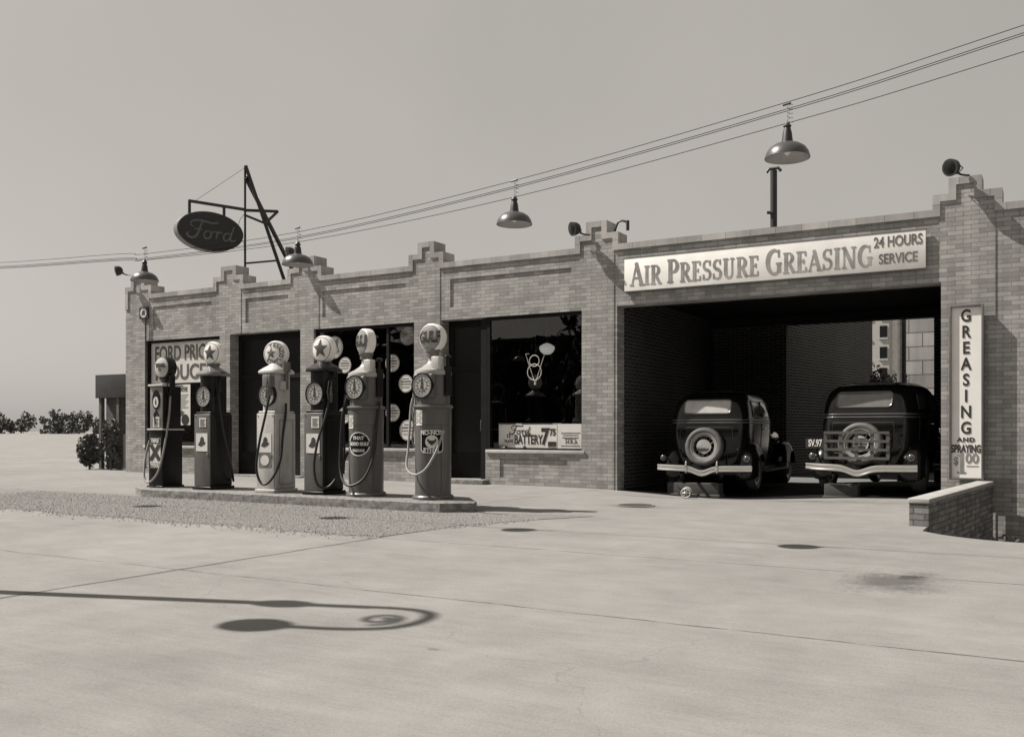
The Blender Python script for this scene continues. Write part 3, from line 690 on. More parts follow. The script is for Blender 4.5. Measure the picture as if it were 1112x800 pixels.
# ------------------------------------------------------------------ floodlights on the piers
def flood(x, y, z, pan, label):
    t = thing('floodlight', label, 'floodlight', (x, y, z), 0, 'floodlights on the stepped piers')
    t.rotation_euler = (0, 0, pan); t.scale = (.86, .86, .86)
    b = MB().lathe([(.001, .125), (.05, .118), (.095, .09), (.125, .045), (.138, -.01), (.138, -.05), (.146, -.056), (.146, -.075), (.130, -.075)], axis='y', n=24)
    b.xf(lambda p: Matrix.Rotation(R(12), 3, 'X') @ p).build('housing', IRON, t, smooth=True)
    MB().lathe([(.128, -.07), (.08, -.09), (.001, -.1)], axis='y', n=24, caps=False).xf(lambda p: Matrix.Rotation(R(12), 3, 'X') @ p).build('lens', DARKWIN, t, smooth=True)
    MB().tube(spline([(0, .1, -.02), (.02, .16, -.09), (.06, .24, -.11), (.12, .3, -.12)], 5), .018, 8).build('arm', IRON, t, smooth=True)
    MB().tube([(-.15, -.02, 0), (-.16, .06, -.04), (0, .15, -.09), (.16, .06, -.04), (.15, -.02, 0)], .009, 6).build('yoke', IRON, t)
flood(-20.1, -.26, 4.93, R(-35), 'dark floodlight at the far left corner pier beside a hanging lamp')
flood(-14.44, -.22, 4.86, R(-30), 'dark floodlight half hidden behind the second hanging lamp')
flood(-7.53, -.22, 4.64, R(-32), 'dark floodlight on the stepped pier left of the long white sign')
flood(-1.31, -.22, 4.88, R(-30), 'dark floodlight on the end pier above the tall sign')
tag(MB().tube(spline([(-6.9, .1, 4.55), (-6.84, .1, 4.72), (-6.76, .1, 4.76), (-6.66, .1, 4.72), (-6.64, .1, 4.60)], 4), .02, 8).tube([(-6.64, .1, 4.75), (-6.64, .1, 4.58)], .032, 8).build('conduit_elbow', IRON), 'short dark pipe elbow on the right step of the middle pier', 'pipe')
vp = thing('vent_pipe', 'thin dark pipe with a forked top rising from the roof behind the long sign', 'pipe', (-4.41, 1.5, 4.06))
MB().tube([(0, 0, 0), (0, 0, 1.62)], .062, 12).build('pipe', IRON, vp, smooth=True)
MB().tube([(-.13, 0, 1.60), (-.08, 0, 1.66), (.08, 0, 1.66), (.13, 0, 1.60)], .028, 8).build('cap', IRON, vp)
MB().tube([(0, -.05, .85), (-.10, -.07, .87)], .028, 8).build('valve', IRON, vp)

# ------------------------------------------------------------------ overhead wires and hanging lamps (line of the lamps stands in front of the building)
WL = [(-17.443, -7.3, 3.812), (-13.809, -7.3, 3.354), (-10.321, -7.3, 3.172), (-9.812, -7.3, 3.132), (-7.290, -7.3, 3.105), (-4.510, -7.3, 3.259), (-1.910, -7.3, 3.544), (-0.458, -7.3, 3.746), (2.907, -7.3, 4.284), (9, -7.3, 5.3), (18, -7.3, 7.0)]
WU = [(-17.443, -7.3, 3.885), (-13.809, -7.3, 3.434), (-10.321, -7.3, 3.254), (-9.812, -7.3, 3.209), (-7.268, -7.3, 3.216), (-4.510, -7.3, 3.417), (-1.910, -7.3, 3.716), (-0.458, -7.3, 3.936), (2.907, -7.3, 4.50), (9, -7.3, 5.55), (18, -7.3, 7.3)]
for nm, base, dy, dz, lab in (('overhead_wire', WL, 0, 0, 'lowest overhead wire, carrying the row of hanging lamps'), ('overhead_wire', WU, 0, 0, 'topmost of the overhead wires crossing the sky'),
                             ('overhead_wire', WU, .015, -.050, 'second overhead wire from the top'), ('overhead_wire', WU, .022, -.064, 'third overhead wire from the top, almost touching the one above')):
    tag(MB().tube(spline([(x, y + dy, z + dz * (1 if z < 9 else 1)) for x, y, z in base], 5), .0027, 6).build(nm, WIRE), lab, 'wire', 'overhead wires above the forecourt')
def hanging_lamp(x, y, ztop, zr, r, label):
    t = thing('hanging_lamp', label, 'lamp', (x, y, zr), 0, 'shaded lamps hanging from the overhead wires')
    h = ztop - zr; q = r / .235
    MB().lathe([(r, 0), (r * .985, .02 * q), (r * .93, .06 * q), (r * .8, .105 * q), (r * .58, .14 * q), (r * .36, .158 * q), (.06 * q, .165 * q)], n=40, caps=False).build('shade', mat('lamp_enamel_dark', .06, .35), t, smooth=True)
    MB().lathe([(r - .004, .001), (r * .92, .05 * q), (r * .78, .095 * q), (r * .55, .13 * q), (.05 * q, .150 * q)], n=40, caps=False).build('reflector', mat('lamp_enamel_white', .36, .45), t, smooth=True)
    MB().lathe([(.062 * q, .160 * q), (.055 * q, .2 * q), (.047 * q, .27 * q), (.037 * q, h - .045), (.026, h - .03), (.034, h - .02), (.015, h + .008)], n=20).build('neck', IRON, t, smooth=True)
    MB().lathe([(.001, .02), (.028, .04), (.025, .07), (.015, .105)], n=16).build('bulb', OPAL, t, smooth=True)
    MB().tube([(.022 + .023 * math.cos(a * .9), .023 * math.sin(a * .9), h + .007 + a * (.164 / 32)) for a in range(32)], .0026, 6).build('coiled_cord', MINK, t)
    MB().tube([(-.036, 0, h + .156), (.03, 0, h + .166)], .009, 8).build('clip', IRON, t)
hanging_lamp(-9.833, -7.3, 3.125, 2.874, .164, 'shaded lamp at the far left end of the wires, over the corner pier')
hanging_lamp(-7.290, -7.3, 3.10, 2.852, .171, 'shaded lamp below the slanting legs of the sign frame')
hanging_lamp(-4.510, -7.3, 3.256, 2.998, .171, 'shaded lamp hanging against the sky near the middle of the wires')
hanging_lamp(-1.910, -7.3, 3.539, 3.259, .182, 'largest shaded lamp, on the right above the roof pipe and the long sign')
hanging_lamp(-13.30, -7.3, 3.27, 3.00, .171, 'shaded lamp farthest left on the wires, beyond the end of the building')

# ------------------------------------------------------------------ roof sign and its frame
AD = Vector((-.36, -.933, 0))
MAST = Vector((-17.45, 1.3, 0))
sf = thing('sign_frame', 'dark steel mast frame on the roof with slanting legs holding the oval sign', 'sign frame', (MAST.x, MAST.y, 4.06))
MB().tube([(0, 0, 0), (0, 0, 3.46)], .028, 10).build('mast', IRON, sf)
top = Vector((.02, 0, 3.46)); lg1 = Vector((.81, .82, 0)); lg2 = Vector((-.70, 3.32, 0))
MB().bar(top, lg1, .08, .08).build('leg', IRON, sf)
MB().bar(top - Vector((0, 0, .28)), lg2, .075, .075).build('leg', IRON, sf)
a0 = AD * 1.36 + Vector((0, 0, 2.385)); a1 = -AD * .84 + Vector((0, 0, 2.47))
MB().bar(a0, (0, 0, 2.385), .05, .065).build('arm', IRON, sf)
MB().bar((0, 0, 2.37), a1, .05, .065).build('arm', IRON, sf)
kn = top.lerp(lg1, .40)
MB().bar((0, 0, 2.25), kn, .05).build('brace', IRON, sf)
MB().bar(kn, a1, .05).build('brace', IRON, sf)
MB().bar((0, 0, 1.065), top.lerp(lg1, .66), .04).build('brace', IRON, sf)
MB().tube([(0, 0, 3.42), a0 + Vector((.06, .15, .03))], .005, 6).build('guy_wire', IRON, sf)
MB().tube(spline([(0, 0, 2.3), (-.05, -.12, 2.1), (-.06, -.16, 1.8), (0, 0, 1.5)], 6), .006, 6).build('cable', IRON, sf)
ov = thing('oval_sign', 'dark oval box sign with white script word hanging from the roof frame', 'sign', (MAST.x + AD.x * .88, MAST.y + AD.y * .88, 4.06 + 1.71), math.atan2(-AD.y, -AD.x))
# local +x runs along the arm towards the mast, front towards local -y
def oval(a, b, n=48): return [(a * math.cos(2 * math.pi * i / n), b * math.sin(2 * math.pi * i / n)) for i in range(n)]
MB().prism(oval(.785, .46), -.15, .15).build('box', IRON, ov, bevel=.012)
rim = MB(); n = 48
for r0 in (1.0,):
    o1 = oval(.789, .464); rim.add([(x, -.125, z) for x, z in o1] + [(x, .125, z) for x, z in o1], [(i, (i + 1) % n, (i + 1) % n + n, i + n) for i in range(n)])
rim.build('rim_band', mat('rim_grey', .16, .4), ov, smooth=True)
MB().prism(oval(.73, .41), -.156, -.152).build('face', mat('oval_face', .014, .5), ov)
script(1.25).move(.0, -.162, .0).build('lettering', mat('script_dull', .10, .5), ov, fixn=False)
for x in (-.46, .36): MB().box(x - .03, x + .03, -.02, .02, .38, .68).build('hanger', IRON, ov)

# ------------------------------------------------------------------ petrol pumps
def wrap(mb, r, ang=0.0):                             # bend a flat front piece (x,z, front at y<=0) round a cylinder of radius r; ang turns it to the right
    return mb.xf(lambda p: Vector(((r - p.y) * math.sin(p.x / r + ang), -(r - p.y) * math.cos(p.x / r + ang), p.z)))
def globe(t, z, rad, thick, kind, rot=0.0, body=OPAL, letters=None, facemat=None):
    rt = lambda m: m.rotz(rot).move(0, 0, z)
    th = thick / 2
    g_ = rt(MB().lathe([(rad * q, th + .035 * (1 - (q / .9) ** 2)) for q in (.003, .2, .4, .55, .7, .8, .9)] + [(rad * .97, th - .008), (rad, th - .03), (rad, -th + .03), (rad * .97, -th + .008)] + [(rad * q, -th - .035 * (1 - (q / .9) ** 2)) for q in (.9, .8, .7, .55, .4, .2, .003)], axis='y', n=40)).build('globe', body, t, smooth=True)
    yb = lambda x, zz: -th - .035 + .035 * min(1, ((x * x + zz * zz) / (rad * .9) ** 2)) - .0025
    on = lambda m: m.xf(lambda p: Vector((p.x, p.y + yb(p.x, p.z), p.z)))
    if facemat:
        rows = [[(rad * .86 * r_ * math.cos(a * math.pi / 16), -.001 , rad * .86 * r_ * math.sin(a * math.pi / 16)) for a in range(33)] for r_ in (.001, .2, .4, .55, .7, .8, .9, 1)]
        rt(on(MB().grid(rows))).build('globe_face', facemat, g_, smooth=True)
    rt(on(ring(rad * .86, rad * .89, -.003, 0))).build('globe_ring', GINK, g_)
    if kind == 'star':
        m = MB(); pts = star(rad * .74, .42)
        m.grid([[(x * q, -.005, zz * q) for x, zz in pts + pts[:1]] for q in (.01, .2, .4, .6, .8, 1)])
        rt(on(m)).build('emblem', mat('star_ink', .055, .5), g_)
    if kind == 'star_small':
        m = MB(); pts = star(rad * .46, .42, -.035, .0)
        m.add([(-.035, -.004, 0)] + [(x, -.003, zz) for x, zz in pts], [(0, 1 + i, 1 + (i + 1) % 10) for i in range(10)])
        for word, a0, a1 in (('TEXACO', 115, -15), ('ETHYL', 225, 320)):
            for i, ch in enumerate(word):
                a = R(a0 + (a1 - a0) * i / (len(word) - 1)); q = text(ch, .072, .003)
                c_, s_ = rad * .66 * math.cos(a), rad * .66 * math.sin(a); rr_ = (a - math.pi / 2) if a1 < a0 else (a + math.pi / 2)
                M = Matrix.Rotation(-rr_, 3, 'Y'); q.xf(lambda p: M @ p).move(c_, -.003, s_); m.add(q.v, q.f)
        rt(on(m)).build('emblem', GINK, g_)
    if letters:
        for tx, sz, sx, zz in letters: rt(on(text(tx, sz, .007, sx).move(0, -.006, zz))).build('lettering', INK, g_)
    MB().lathe([(.06 if body is PDARK else .085, z - rad - .06), (.085, z - rad - .01), (.10, z - rad + .005), (.10, z - rad + .025), (.06, z - rad + .03)], n=24).build('globe_collar', PDARK if body is PDARK else STEEL, t, smooth=True)
def dial(t, y, z, r=.155, face=None):
    a = ring(r - .004, r + .011, y - .022, y + .03).move(0, 0, z).build('dial_ring', PDARK, t, smooth=True)
    d = disc(r, y - .012, y - .004).move(0, 0, z).build('dial_face', face or mat('dial_white', .36, .45), t)
    m = MB()
    for k in range(24):
        an = k * math.pi / 12; r0 = r * (.72 if k % 2 else .66); c_, s_ = math.cos(an), math.sin(an)
        m.bar((r0 * c_, y - .0135, z + r0 * s_), (r * .86 * c_, y - .0135, z + r * .86 * s_), .006, .002)
    for k in range(12):
        an = k * math.pi / 6; q = text(str((12 - k) % 12 * 5 or 60)[:2], .03, .001); q.move(r * .52 * math.sin(-an), y - .0135, z + r * .52 * math.cos(-an)); m.add(q.v, q.f)
    m.build('dial_marks', GINK, d)
    MB().prism([(-.012, z - .03), (.012, z - .03), (.016, z + .03), (.003, z + r * .7), (-.003, z + r * .7), (-.016, z + .03)], y - .018, y - .0148).prism([(-.022, z - .05), (.022, z - .05), (.022, z - .012), (-.022, z - .012)], y - .021, y - .0185).build('dial_hand', INK, d)
def fire_hat(mb, x, z, s):
    mb.prism([(x - s * .5, z - s * .3), (x - s * .1, z - s * .45), (x + s * .4, z - s * .25), (x + s * .55, z - s * .02), (x + s * .3, z - .0), (x + s * .32, z + s * .3), (x + s * .12, z + s * .5), (x - s * .12, z + s * .42), (x - s * .22, z + s * .05)], -.003, 0)
def hose(t, pts, m, r=.017): MB().tube(spline(pts, 8), r, 10).build('hose', m, t, smooth=True)
def nozzle(t, a, b, m=STEEL):
    a, b = Vector(a), Vector(b); mid = a.lerp(b, .55)
    MB().tube([a, a.lerp(b, .35), mid, b], [.028, .030, .018, .013], 10).tube([a + Vector((0, -.02, -.03)), mid + Vector((0, -.07, -.03)), b + Vector((0, -.05, .0))], .008, 6).build('nozzle', m, t, smooth=True)

PG = 'petrol pumps on the kerbed island'
def square_pump(x, label, paint, top, gl, capm):
    t = thing('petrol_pump', label, 'petrol pump', (x, -4.9, .13), 0, PG)
    MB().box(-.20, .20, -.235, .235, 0, .05).build('plinth', top, t, bevel=.01)
    MB().box(-.18, .18, -.195, .21, .05, 1.155).build('cabinet', PDARK if paint is PMID else paint, t, bevel=.022)  # with PMID the sides are painted near-black to stand for shade
    MB().box(-.18, .165, -.212, -.196, .055, 1.15).build('front_face', paint, t, bevel=.007)  # with PMID the lighter colour stands for sun on the front
    MB().box(-.165, .165, -.195, .195, 1.155, 1.185).build('shoulder', top, t, bevel=.01)
    n = 40; pr = []
    def sq(rx, ry, z, e=3.2):
        return [(rx * math.copysign(abs(math.cos(a * 2 * math.pi / n)) ** (2 / e), math.cos(a * 2 * math.pi / n)), ry * math.copysign(abs(math.sin(a * 2 * math.pi / n)) ** (2 / e), math.sin(a * 2 * math.pi / n)), z) for a in range(n + 1)]
    MB().grid([sq(.15, .18, z) for z in (1.185, 1.4, 1.65, 1.74)]).build('housing', top, t, smooth=True)
    MB().grid([sq(.15, .18, 1.735), sq(.205, .235, 1.735), sq(.212, .242, 1.75), sq(.205, .235, 1.775), sq(.16, .18, 1.815), sq(.10, .11, 1.86, 2.4), sq(.085, .085, 1.885, 2), sq(.001, .001, 1.886, 2)]).build('cap', capm, t, smooth=True)
    sm_ = MB().box(.181, .1835, -.12, .15, .12, .125).box(.181, .1835, -.12, .15, 1.05, 1.055).box(.181, .1835, -.12, -.115, .125, 1.05).box(.181, .1835, .145, .15, .125, 1.05)
    sm_.build('side_door_seam', INK, t)
    for x_ in (-.155, .14): MB().lathe([(.009, -.219), (.009, -.212)], (x_, 0, 1.115), axis='y', n=10).build('bolt', STEEL, t)
    MB().box(.10, .13, -.222, -.212, .50, .56).build('latch', STEEL, t, bevel=.003)
    dial(t, -.185, 1.42)
    MB().box(.15, .215, -.10, -.02, 1.50, 1.62).box(.15, .20, -.02, .05, 1.70, 1.80).build('nozzle_hook', top, t, bevel=.006)
    return t
def round_pump(x, label, hosem):
    t = thing('petrol_pump', label, 'petrol pump', (x, -4.9, .13), 0, PG)
    MB().lathe([(.275, 0), (.275, .035), (.255, .055)], n=40).build('plinth', PGREY, t, smooth=True)
    MB().lathe([(.238, .05), (.238, .95), (.242, 1.0), (.242, 1.20)], n=48).build('cabinet', PGREY, t, smooth=True)
    MB().lathe([(.258, 1.20), (.265, 1.215), (.258, 1.235), (.23, 1.245)], n=48).build('band', PGREY, t, smooth=True)
    MB().lathe([(.222, 1.24), (.222, 1.64)], n=48).build('housing', PGREY, t, smooth=True)
    MB().lathe([(.222, 1.63), (.246, 1.635), (.248, 1.67), (.238, 1.695), (.16, 1.735), (.09, 1.785), (.062, 1.83), (.062, 1.90)], n=48).build('cap', mat('pump_cap_pale', .30, .3), t, smooth=True)
    wrap(MB().box(-.003, .003, -.002, 0, .09, .98), .2385, R(62)).build('side_door_seam', INK, t)
    wrap(MB().grid([[(-.38 + .76 * i / 24, -.0015, z) for i in range(25)] for z in (.975, .980)]), .2405, 0).build('body_seam', INK, t)
    for a_ in (-40, 0, 40, 80): MB().lathe([(.012, .055), (.012, .068), (.001, .07)], (.256 * math.sin(R(a_)), -.256 * math.cos(R(a_)), -.02), n=8).build('bolt', STEEL, t)
    dial(t, -.235, 1.49)
    MB().box(-.165, .165, -.232, -.12, 1.33, 1.65).build('dial_mount', PGREY, t, bevel=.03)
    MB().box(.085, .205, -.16, -.05, 1.70, 1.87).build('sight_glass', mat('sight_white', .5, .25), t, bevel=.008)
    MB().box(.215, .27, -.06, .04, 1.36, 1.74).lathe([(.05, 0), (.05, .02), (.02, .04)], (.24, -.01, 1.86), n=16).tube([(.24, -.01, 1.70), (.24, -.01, 1.88)], .02, 8).build('nozzle_hook', PDARK, t, bevel=.004)
    return t
def card(t, mb_text, x0, x1, z0, z1, y, m=ENAM, name='card'):
    c_ = MB().box(x0, x1, y - .004, y, z0, z1).build(name, m, t)
    if mb_text: mb_text.build('lettering', GINK, c_)
def lines(x0, x1, z0, z1, y, n):
    l = MB(); h = (z1 - z0) / n
    for i in range(n): l.box(x0, x1 - (x1 - x0) * .25 * ((i * 7) % 3) / 2, y - .003, y - .0005, z1 - h * (i + .7), z1 - h * (i + .3))
    return l

# 1: slim dark pump with a waist ledge
t = thing('petrol_pump', 'slim dark pump at the far left end of the island with a big X plate', 'petrol pump', (-12.49, -4.9, .13), 0, PG)
MB().box(-.185, .185, -.21, .21, 0, .03).build('plinth', PDARK, t, bevel=.008)
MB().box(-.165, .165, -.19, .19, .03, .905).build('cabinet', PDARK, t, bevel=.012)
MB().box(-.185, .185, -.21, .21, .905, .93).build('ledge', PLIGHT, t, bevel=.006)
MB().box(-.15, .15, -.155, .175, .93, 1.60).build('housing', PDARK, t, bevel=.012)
MB().box(-.15, .14, -.1725, -.156, .935, 1.595).build('front_face', mat('pump_upper_front_lit', .20, .35), t, bevel=.006)  # front painted lighter than the housing to mimic sun against shaded sides
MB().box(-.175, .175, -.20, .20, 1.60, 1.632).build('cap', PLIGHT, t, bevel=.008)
o_ = MB().prism([(x, 1.385 + z) for x, z in oval(.088, .155)], -.182, -.172).build('dial_ring', PDARK, t)
d_ = MB().prism([(x, 1.35 + z) for x, z in oval(.06, .085)], -.186, -.1825).build('dial_face', ENAM, t); MB().prism([(-.01, 1.31), (.01, 1.31), (.014, 1.35), (0, 1.41), (-.014, 1.35)], -.19, -.1865).build('dial_hand', INK, d_)
MB().prism([(-.03, 1.0), (-.055, 1.16), (.0, 1.22), (.055, 1.16), (.06, 1.13), (.0, 1.175), (-.02, 1.12), (.02, 1.0)], -.185, -.172).build('crank_handle', PDARK, t)
card(t, lines(-.05, .06, .965, 1.10, -.184, 6), -.07, .08, .955, 1.115, -.178)
pl2 = MB().box(-.125, .125, -.196, -.191, .30, .78).build('plate', ENAM, t)
join(MB().box(-.12, .12, -.199, -.1965, .695, .775), MB().box(-.12, .12, -.199, -.1965, .305, .385), text('X', .32, .022, 1.0).move(0, -.1985, .54)).build('lettering', INK, pl2)
text('TRIPLE', .075, .004, .8).move(0, -.2015, .735).build('lettering', ENAM, pl2)
text('TYDOL', .075, .004, .85).move(0, -.2015, .345).build('lettering', ENAM, pl2)
globe(t, 1.905, .185, .15, 'plain', R(0), body=PDARK, facemat=mat('globe_dull', .42, .35), letters=[('TYDOL', .075, .9, .03), ('*', .1, 1.2, -.06)])
MB().box(.15, .19, -.06, .03, 1.55, 1.78).build('nozzle_hook', PDARK, t, bevel=.004)
nozzle(t, (.185, -.06, 1.45), (.185, -.05, 1.70), PDARK)
hose(t, [(.185, -.06, 1.45), (.20, -.10, 1.1), (.21, -.2, .6), (.16, -.27, .25), (.0, -.30, .09), (-.15, -.28, .16), (-.22, -.2, .5), (-.20, -.12, .80), (-.165, -.10, .93)], HOSEL, .016)

# 2, 3, 4: square cabinets with a star globe
def plate_hat(t, y=-.2135, second=False):
    p_ = MB().box(-.135, .115, y - .004, y, .585, .86).build('plate', ENAM, t)
    m = MB(); fire_hat(m, -.01, .73, .16); m.move(0, y - .0042, 0); m.build('hat_emblem', INK, p_)
    if second:
        q = MB().box(-.135, .115, y - .004, y, .37, .575).build('plate', GINK, t)
        MB().prism([(x - .01, z + .47) for x, z in oval(.085, .075)], y - .008, y - .0045).build('round_emblem', ENAM, q)
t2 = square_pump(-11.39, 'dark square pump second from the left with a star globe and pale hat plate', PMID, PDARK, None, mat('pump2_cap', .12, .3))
card(t2, lines(-.045, .065, .97, 1.08, -.219, 5), -.065, .085, .955, 1.095, -.2135); plate_hat(t2)
globe(t2, 2.09, .182, .10, 'star', R(2))
nozzle(t2, (.20, -.08, 1.45), (.20, -.04, 1.74), PDARK)
hose(t2, [(.20, -.08, 1.46), (.235, -.06, 1.1), (.27, .0, .7), (.30, .08, .35), (.25, .16, .15), (.21, .2, .12)], HOSE)
t3 = square_pump(-10.06, 'palest square pump, cream painted with a lettered star globe and black hose loop', PLIGHT, PLIGHT, None, PLIGHT)
plate_hat(t3, second=True)
globe(t3, 2.03, .192, .11, 'star_small', R(12))
MB().box(.02, .17, -.30, -.2, 1.53, 1.70).build('nozzle_box', GINK, t3, bevel=.008)
nozzle(t3, (.12, -.25, 1.40), (.12, -.24, 1.72), STEEL)
MB().lathe([(.06, 1.76), (.06, 1.90)], (.2, 0, 0), n=20).tube([(.2, 0, 1.5), (.2, 0, 1.76)], .03, 10).build('sight_glass', STEEL, t3, smooth=True)
hose(t3, [(.12, -.25, 1.42), (.07, -.29, 1.1), (-.02, -.32, .7), (-.06, -.33, .35), (.04, -.33, .14), (.18, -.30, .18), (.27, -.20, .45), (.25, -.12, .85), (.2, -.02, 1.12), (.19, 0, 1.3)], HOSE, .018)
t4 = square_pump(-9.13, 'square pump fourth from the left with shade painted on its sides and a bold star globe', PMID, PDARK, None, PDARK)
card(t4, lines(-.02, .085, .96, 1.08, -.219, 5), -.04, .105, .94, 1.10, -.2135); plate_hat(t4)
globe(t4, 2.06, .195, .11, 'star', R(0))
nozzle(t4, (.205, -.1, 1.30), (.205, -.08, 1.6), STEEL)
hose(t4, [(.205, -.1, 1.42), (.21, -.2, 1.1), (.14, -.28, .75), (.10, -.31, .4), (.16, -.30, .15), (.28, -.22, .12), (.36, -.1, .3), (.42, .02, .6)], HOSE, .017)

# 5, 6: cylindrical pumps
t5 = round_pump(-8.36, 'grey cylindrical pump second from the right with a round white-ringed emblem', HOSE)
c5 = wrap(MB().grid([[(-.13 + .11 * i / 6, -.003, z) for i in range(7)] for z in (.93, 1.11)]), .242, .0).build('card', ENAM, t5); wrap(lines(-.12, -.03, .95, 1.10, -.005, 6), .242).build('lettering', GINK, c5)
e5 = wrap(MB().grid([[(.165 * r_ * math.cos(a * math.pi / 16), -.003, .72 + .165 * r_ * math.sin(a * math.pi / 16)) for a in range(33)] for r_ in (.001, .15, .3, .45, .6, .75, .9, 1)]), .238, R(14)).build('round_emblem', mat('emblem_dull', .014, .7, spec=.1), t5, smooth=True)
m = MB()
rows = [[(r_ * math.cos(a * math.pi / 24), -.006, .72 + r_ * math.sin(a * math.pi / 24)) for a in range(49)] for r_ in (.148, .165)]
m.grid(rows); wrap(m, .238, R(14)).build('emblem_ring', ENAM, e5, smooth=True)
wrap(text('THAT', .062, .003, 1.0).move(0, -.010, .80), .238, R(14)).build('lettering', ENAM, e5)
wrap(text('GASOLINE', .05, .002, .75).move(0, -.010, .63), .238, R(14)).build('lettering', ENAM, e5)
wrap(MB().grid([[(-.165 + .33 * i / 12, -.007, z) for i in range(13)] for z in (.685, .755)]), .238, R(14)).build('emblem_band', INK, e5)
wrap(text('GOOD GULF', .058, .003, .85).move(0, -.009, .72), .238, R(14)).build('lettering', ENAM, e5)
globe(t5, 2.13, .182, .13, 'plain', R(-22), letters=[('GULF', .205, .66, 0)], facemat=GGREY)
nozzle(t5, (-.23, -.16, 1.12), (-.21, -.14, 1.40), HOSE)
hose(t5, [(-.22, -.15, 1.36), (-.25, -.20, 1.1), (-.27, -.22, .7), (-.24, -.26, .38), (-.12, -.32, .2), (.04, -.33, .16), (.2, -.26, .28), (.26, -.14, .6), (.255, -.08, 1.0), (.25, -.02, 1.3)], HOSE, .018)
hose(t5, [(-.21, -.12, 1.40), (-.30, -.10, 1.32), (-.33, -.08, 1.0), (-.34, -.06, .6), (-.32, -.1, .3)], HOSE, .015)
t6 = round_pump(-7.22, 'grey cylindrical pump at the right end of the island with a light hose', HOSEL)
c6 = wrap(MB().grid([[(-.15 + .12 * i / 6, -.003, z) for i in range(7)] for z in (.97, 1.17)]), .242, R(8)).build('card', ENAM, t6); wrap(lines(-.14, -.04, .99, 1.16, -.005, 7), .242, R(8)).build('lettering', GINK, c6)
oc = [(.165 * math.cos(a), .165 * math.sin(a)) for a in [R(k * 7.5) for k in range(49)]]
sqz = lambda x, z: (max(-.148, min(.148, x * 1.12)), max(-.15, min(.15, z * 1.12)))
e6 = wrap(MB().grid([[(sqz(x, z)[0] * r_, -.005, .76 + sqz(x, z)[1] * r_) for x, z in oc] for r_ in (.001, .15, .3, .45, .6, .75, .9, 1)]), .238, R(32)).build('plate', mat('emblem_dark', .008, .8, spec=.1), t6, smooth=True)
wrap(join(MB().grid([[(sqz(x, z)[0] * r_, -.009, .76 + sqz(x, z)[1] * r_) for x, z in oc] for r_ in (.94, 1.0)]), MB().grid([[(.085 * r_ * math.cos(a * math.pi / 16), -.009, .76 + .085 * r_ * math.sin(a * math.pi / 16)) for a in range(33)] for r_ in (.001, .5, 1)]),
          text('NO-NOX', .082, .003, .85).move(0, -.012, .875), text('ETHYL', .082, .003, .9).move(0, -.012, .645)), .238, R(32)).build('lettering', ENAM, e6)
wrap(MB().prism([(-.045, .80), (-.03, .775), (.03, .775), (.045, .80), (.06, .78), (.035, .74), (.0, .71), (-.035, .74), (-.06, .78)], -.014, -.0105), .238, R(32)).build('wing_emblem', INK, e6)
globe(t6, 2.13, .187, .13, 'plain', R(0), letters=[('GULF', .205, .68, 0)], facemat=GGREY)
nozzle(t6, (-.21, -.12, 1.10), (-.20, -.12, 1.40), HOSEL)
hose(t6, [(-.20, -.12, 1.38), (-.26, -.13, 1.25), (-.265, -.16, .95), (-.26, -.2, .65), (-.22, -.28, .42), (-.06, -.33, .33), (.1, -.31, .40), (.2, -.22, .62), (.245, -.1, .9)], HOSEL, .016)
hose(t6, [(-.2, -.10, 1.36), (-.31, -.05, 1.30), (-.36, .05, 1.0), (-.42, .1, .78), (-.38, .1, .68), (-.30, .02, .75), (-.27, -.04, 1.0)], HOSEL, .013)

# ------------------------------------------------------------------ motor cars seen from behind
def interp(tab, z):
    for (a, *va), (b, *vb) in zip(tab, tab[1:]):
        if z <= b:
            t_ = max(0, (z - a) / (b - a)); return [p + (q - p) * t_ for p, q in zip(va, vb)]
    return tab[-1][1:]
# z : half width, rear y, front y, squareness
TUB = [(.36, .63, .40, 2.45, 5), (.5, .665, .34, 2.5, 5), (.7, .69, .29, 2.55, 5.5), (.9, .705, .262, 2.55, 6), (1.06, .712, .262, 2.55, 6), (1.16, .71, .275, 2.55, 6), (1.24, .704, .29, 2.52, 6), (1.34, .694, .312, 2.46, 6), (1.45, .68, .345, 2.4, 5.6), (1.54, .662, .385, 2.35, 5.2), (1.61, .638, .44, 2.30, 4.8), (1.66, .606, .515, 2.24, 4.4), (1.70, .56, .63, 2.14, 4.0), (1.73, .49, .80, 2.0, 3.6), (1.752, .36, 1.05, 1.8, 3.0), (1.764, .14, 1.3, 1.55, 2.4), (1.766, .01, 1.42, 1.44, 2)]
def tub_pt(z, a, off=0.0):
    W, y0, y1, e = interp(TUB, z); c_, s_ = math.cos(a), math.sin(a); L = (y1 - y0) / 2; yc = (y0 + y1) / 2
    f = lambda v: math.copysign(abs(v) ** (2 / e), v)
    return Vector(((W + off) * f(s_), yc - (L + off) * f(c_), z))                  # a=0 is the rear centre, +a to the right
def tub_rear(x, z, off):                             # point of the rear face at a given x
    W, y0, y1, e = interp(TUB, z); L = (y1 - y0) / 2; yc = (y0 + y1) / 2
    return Vector((x, yc - (L + off) * (1 - min(.999, abs(x / (W + off))) ** e) ** (1 / e), z))
def tub_side(y, z, off, sgn):
    W, y0, y1, e = interp(TUB, z); L = (y1 - y0) / 2; yc = (y0 + y1) / 2
    return Vector((sgn * (W + off) * (1 - min(.999, abs((y - yc) / L)) ** e) ** (1 / e), y, z))
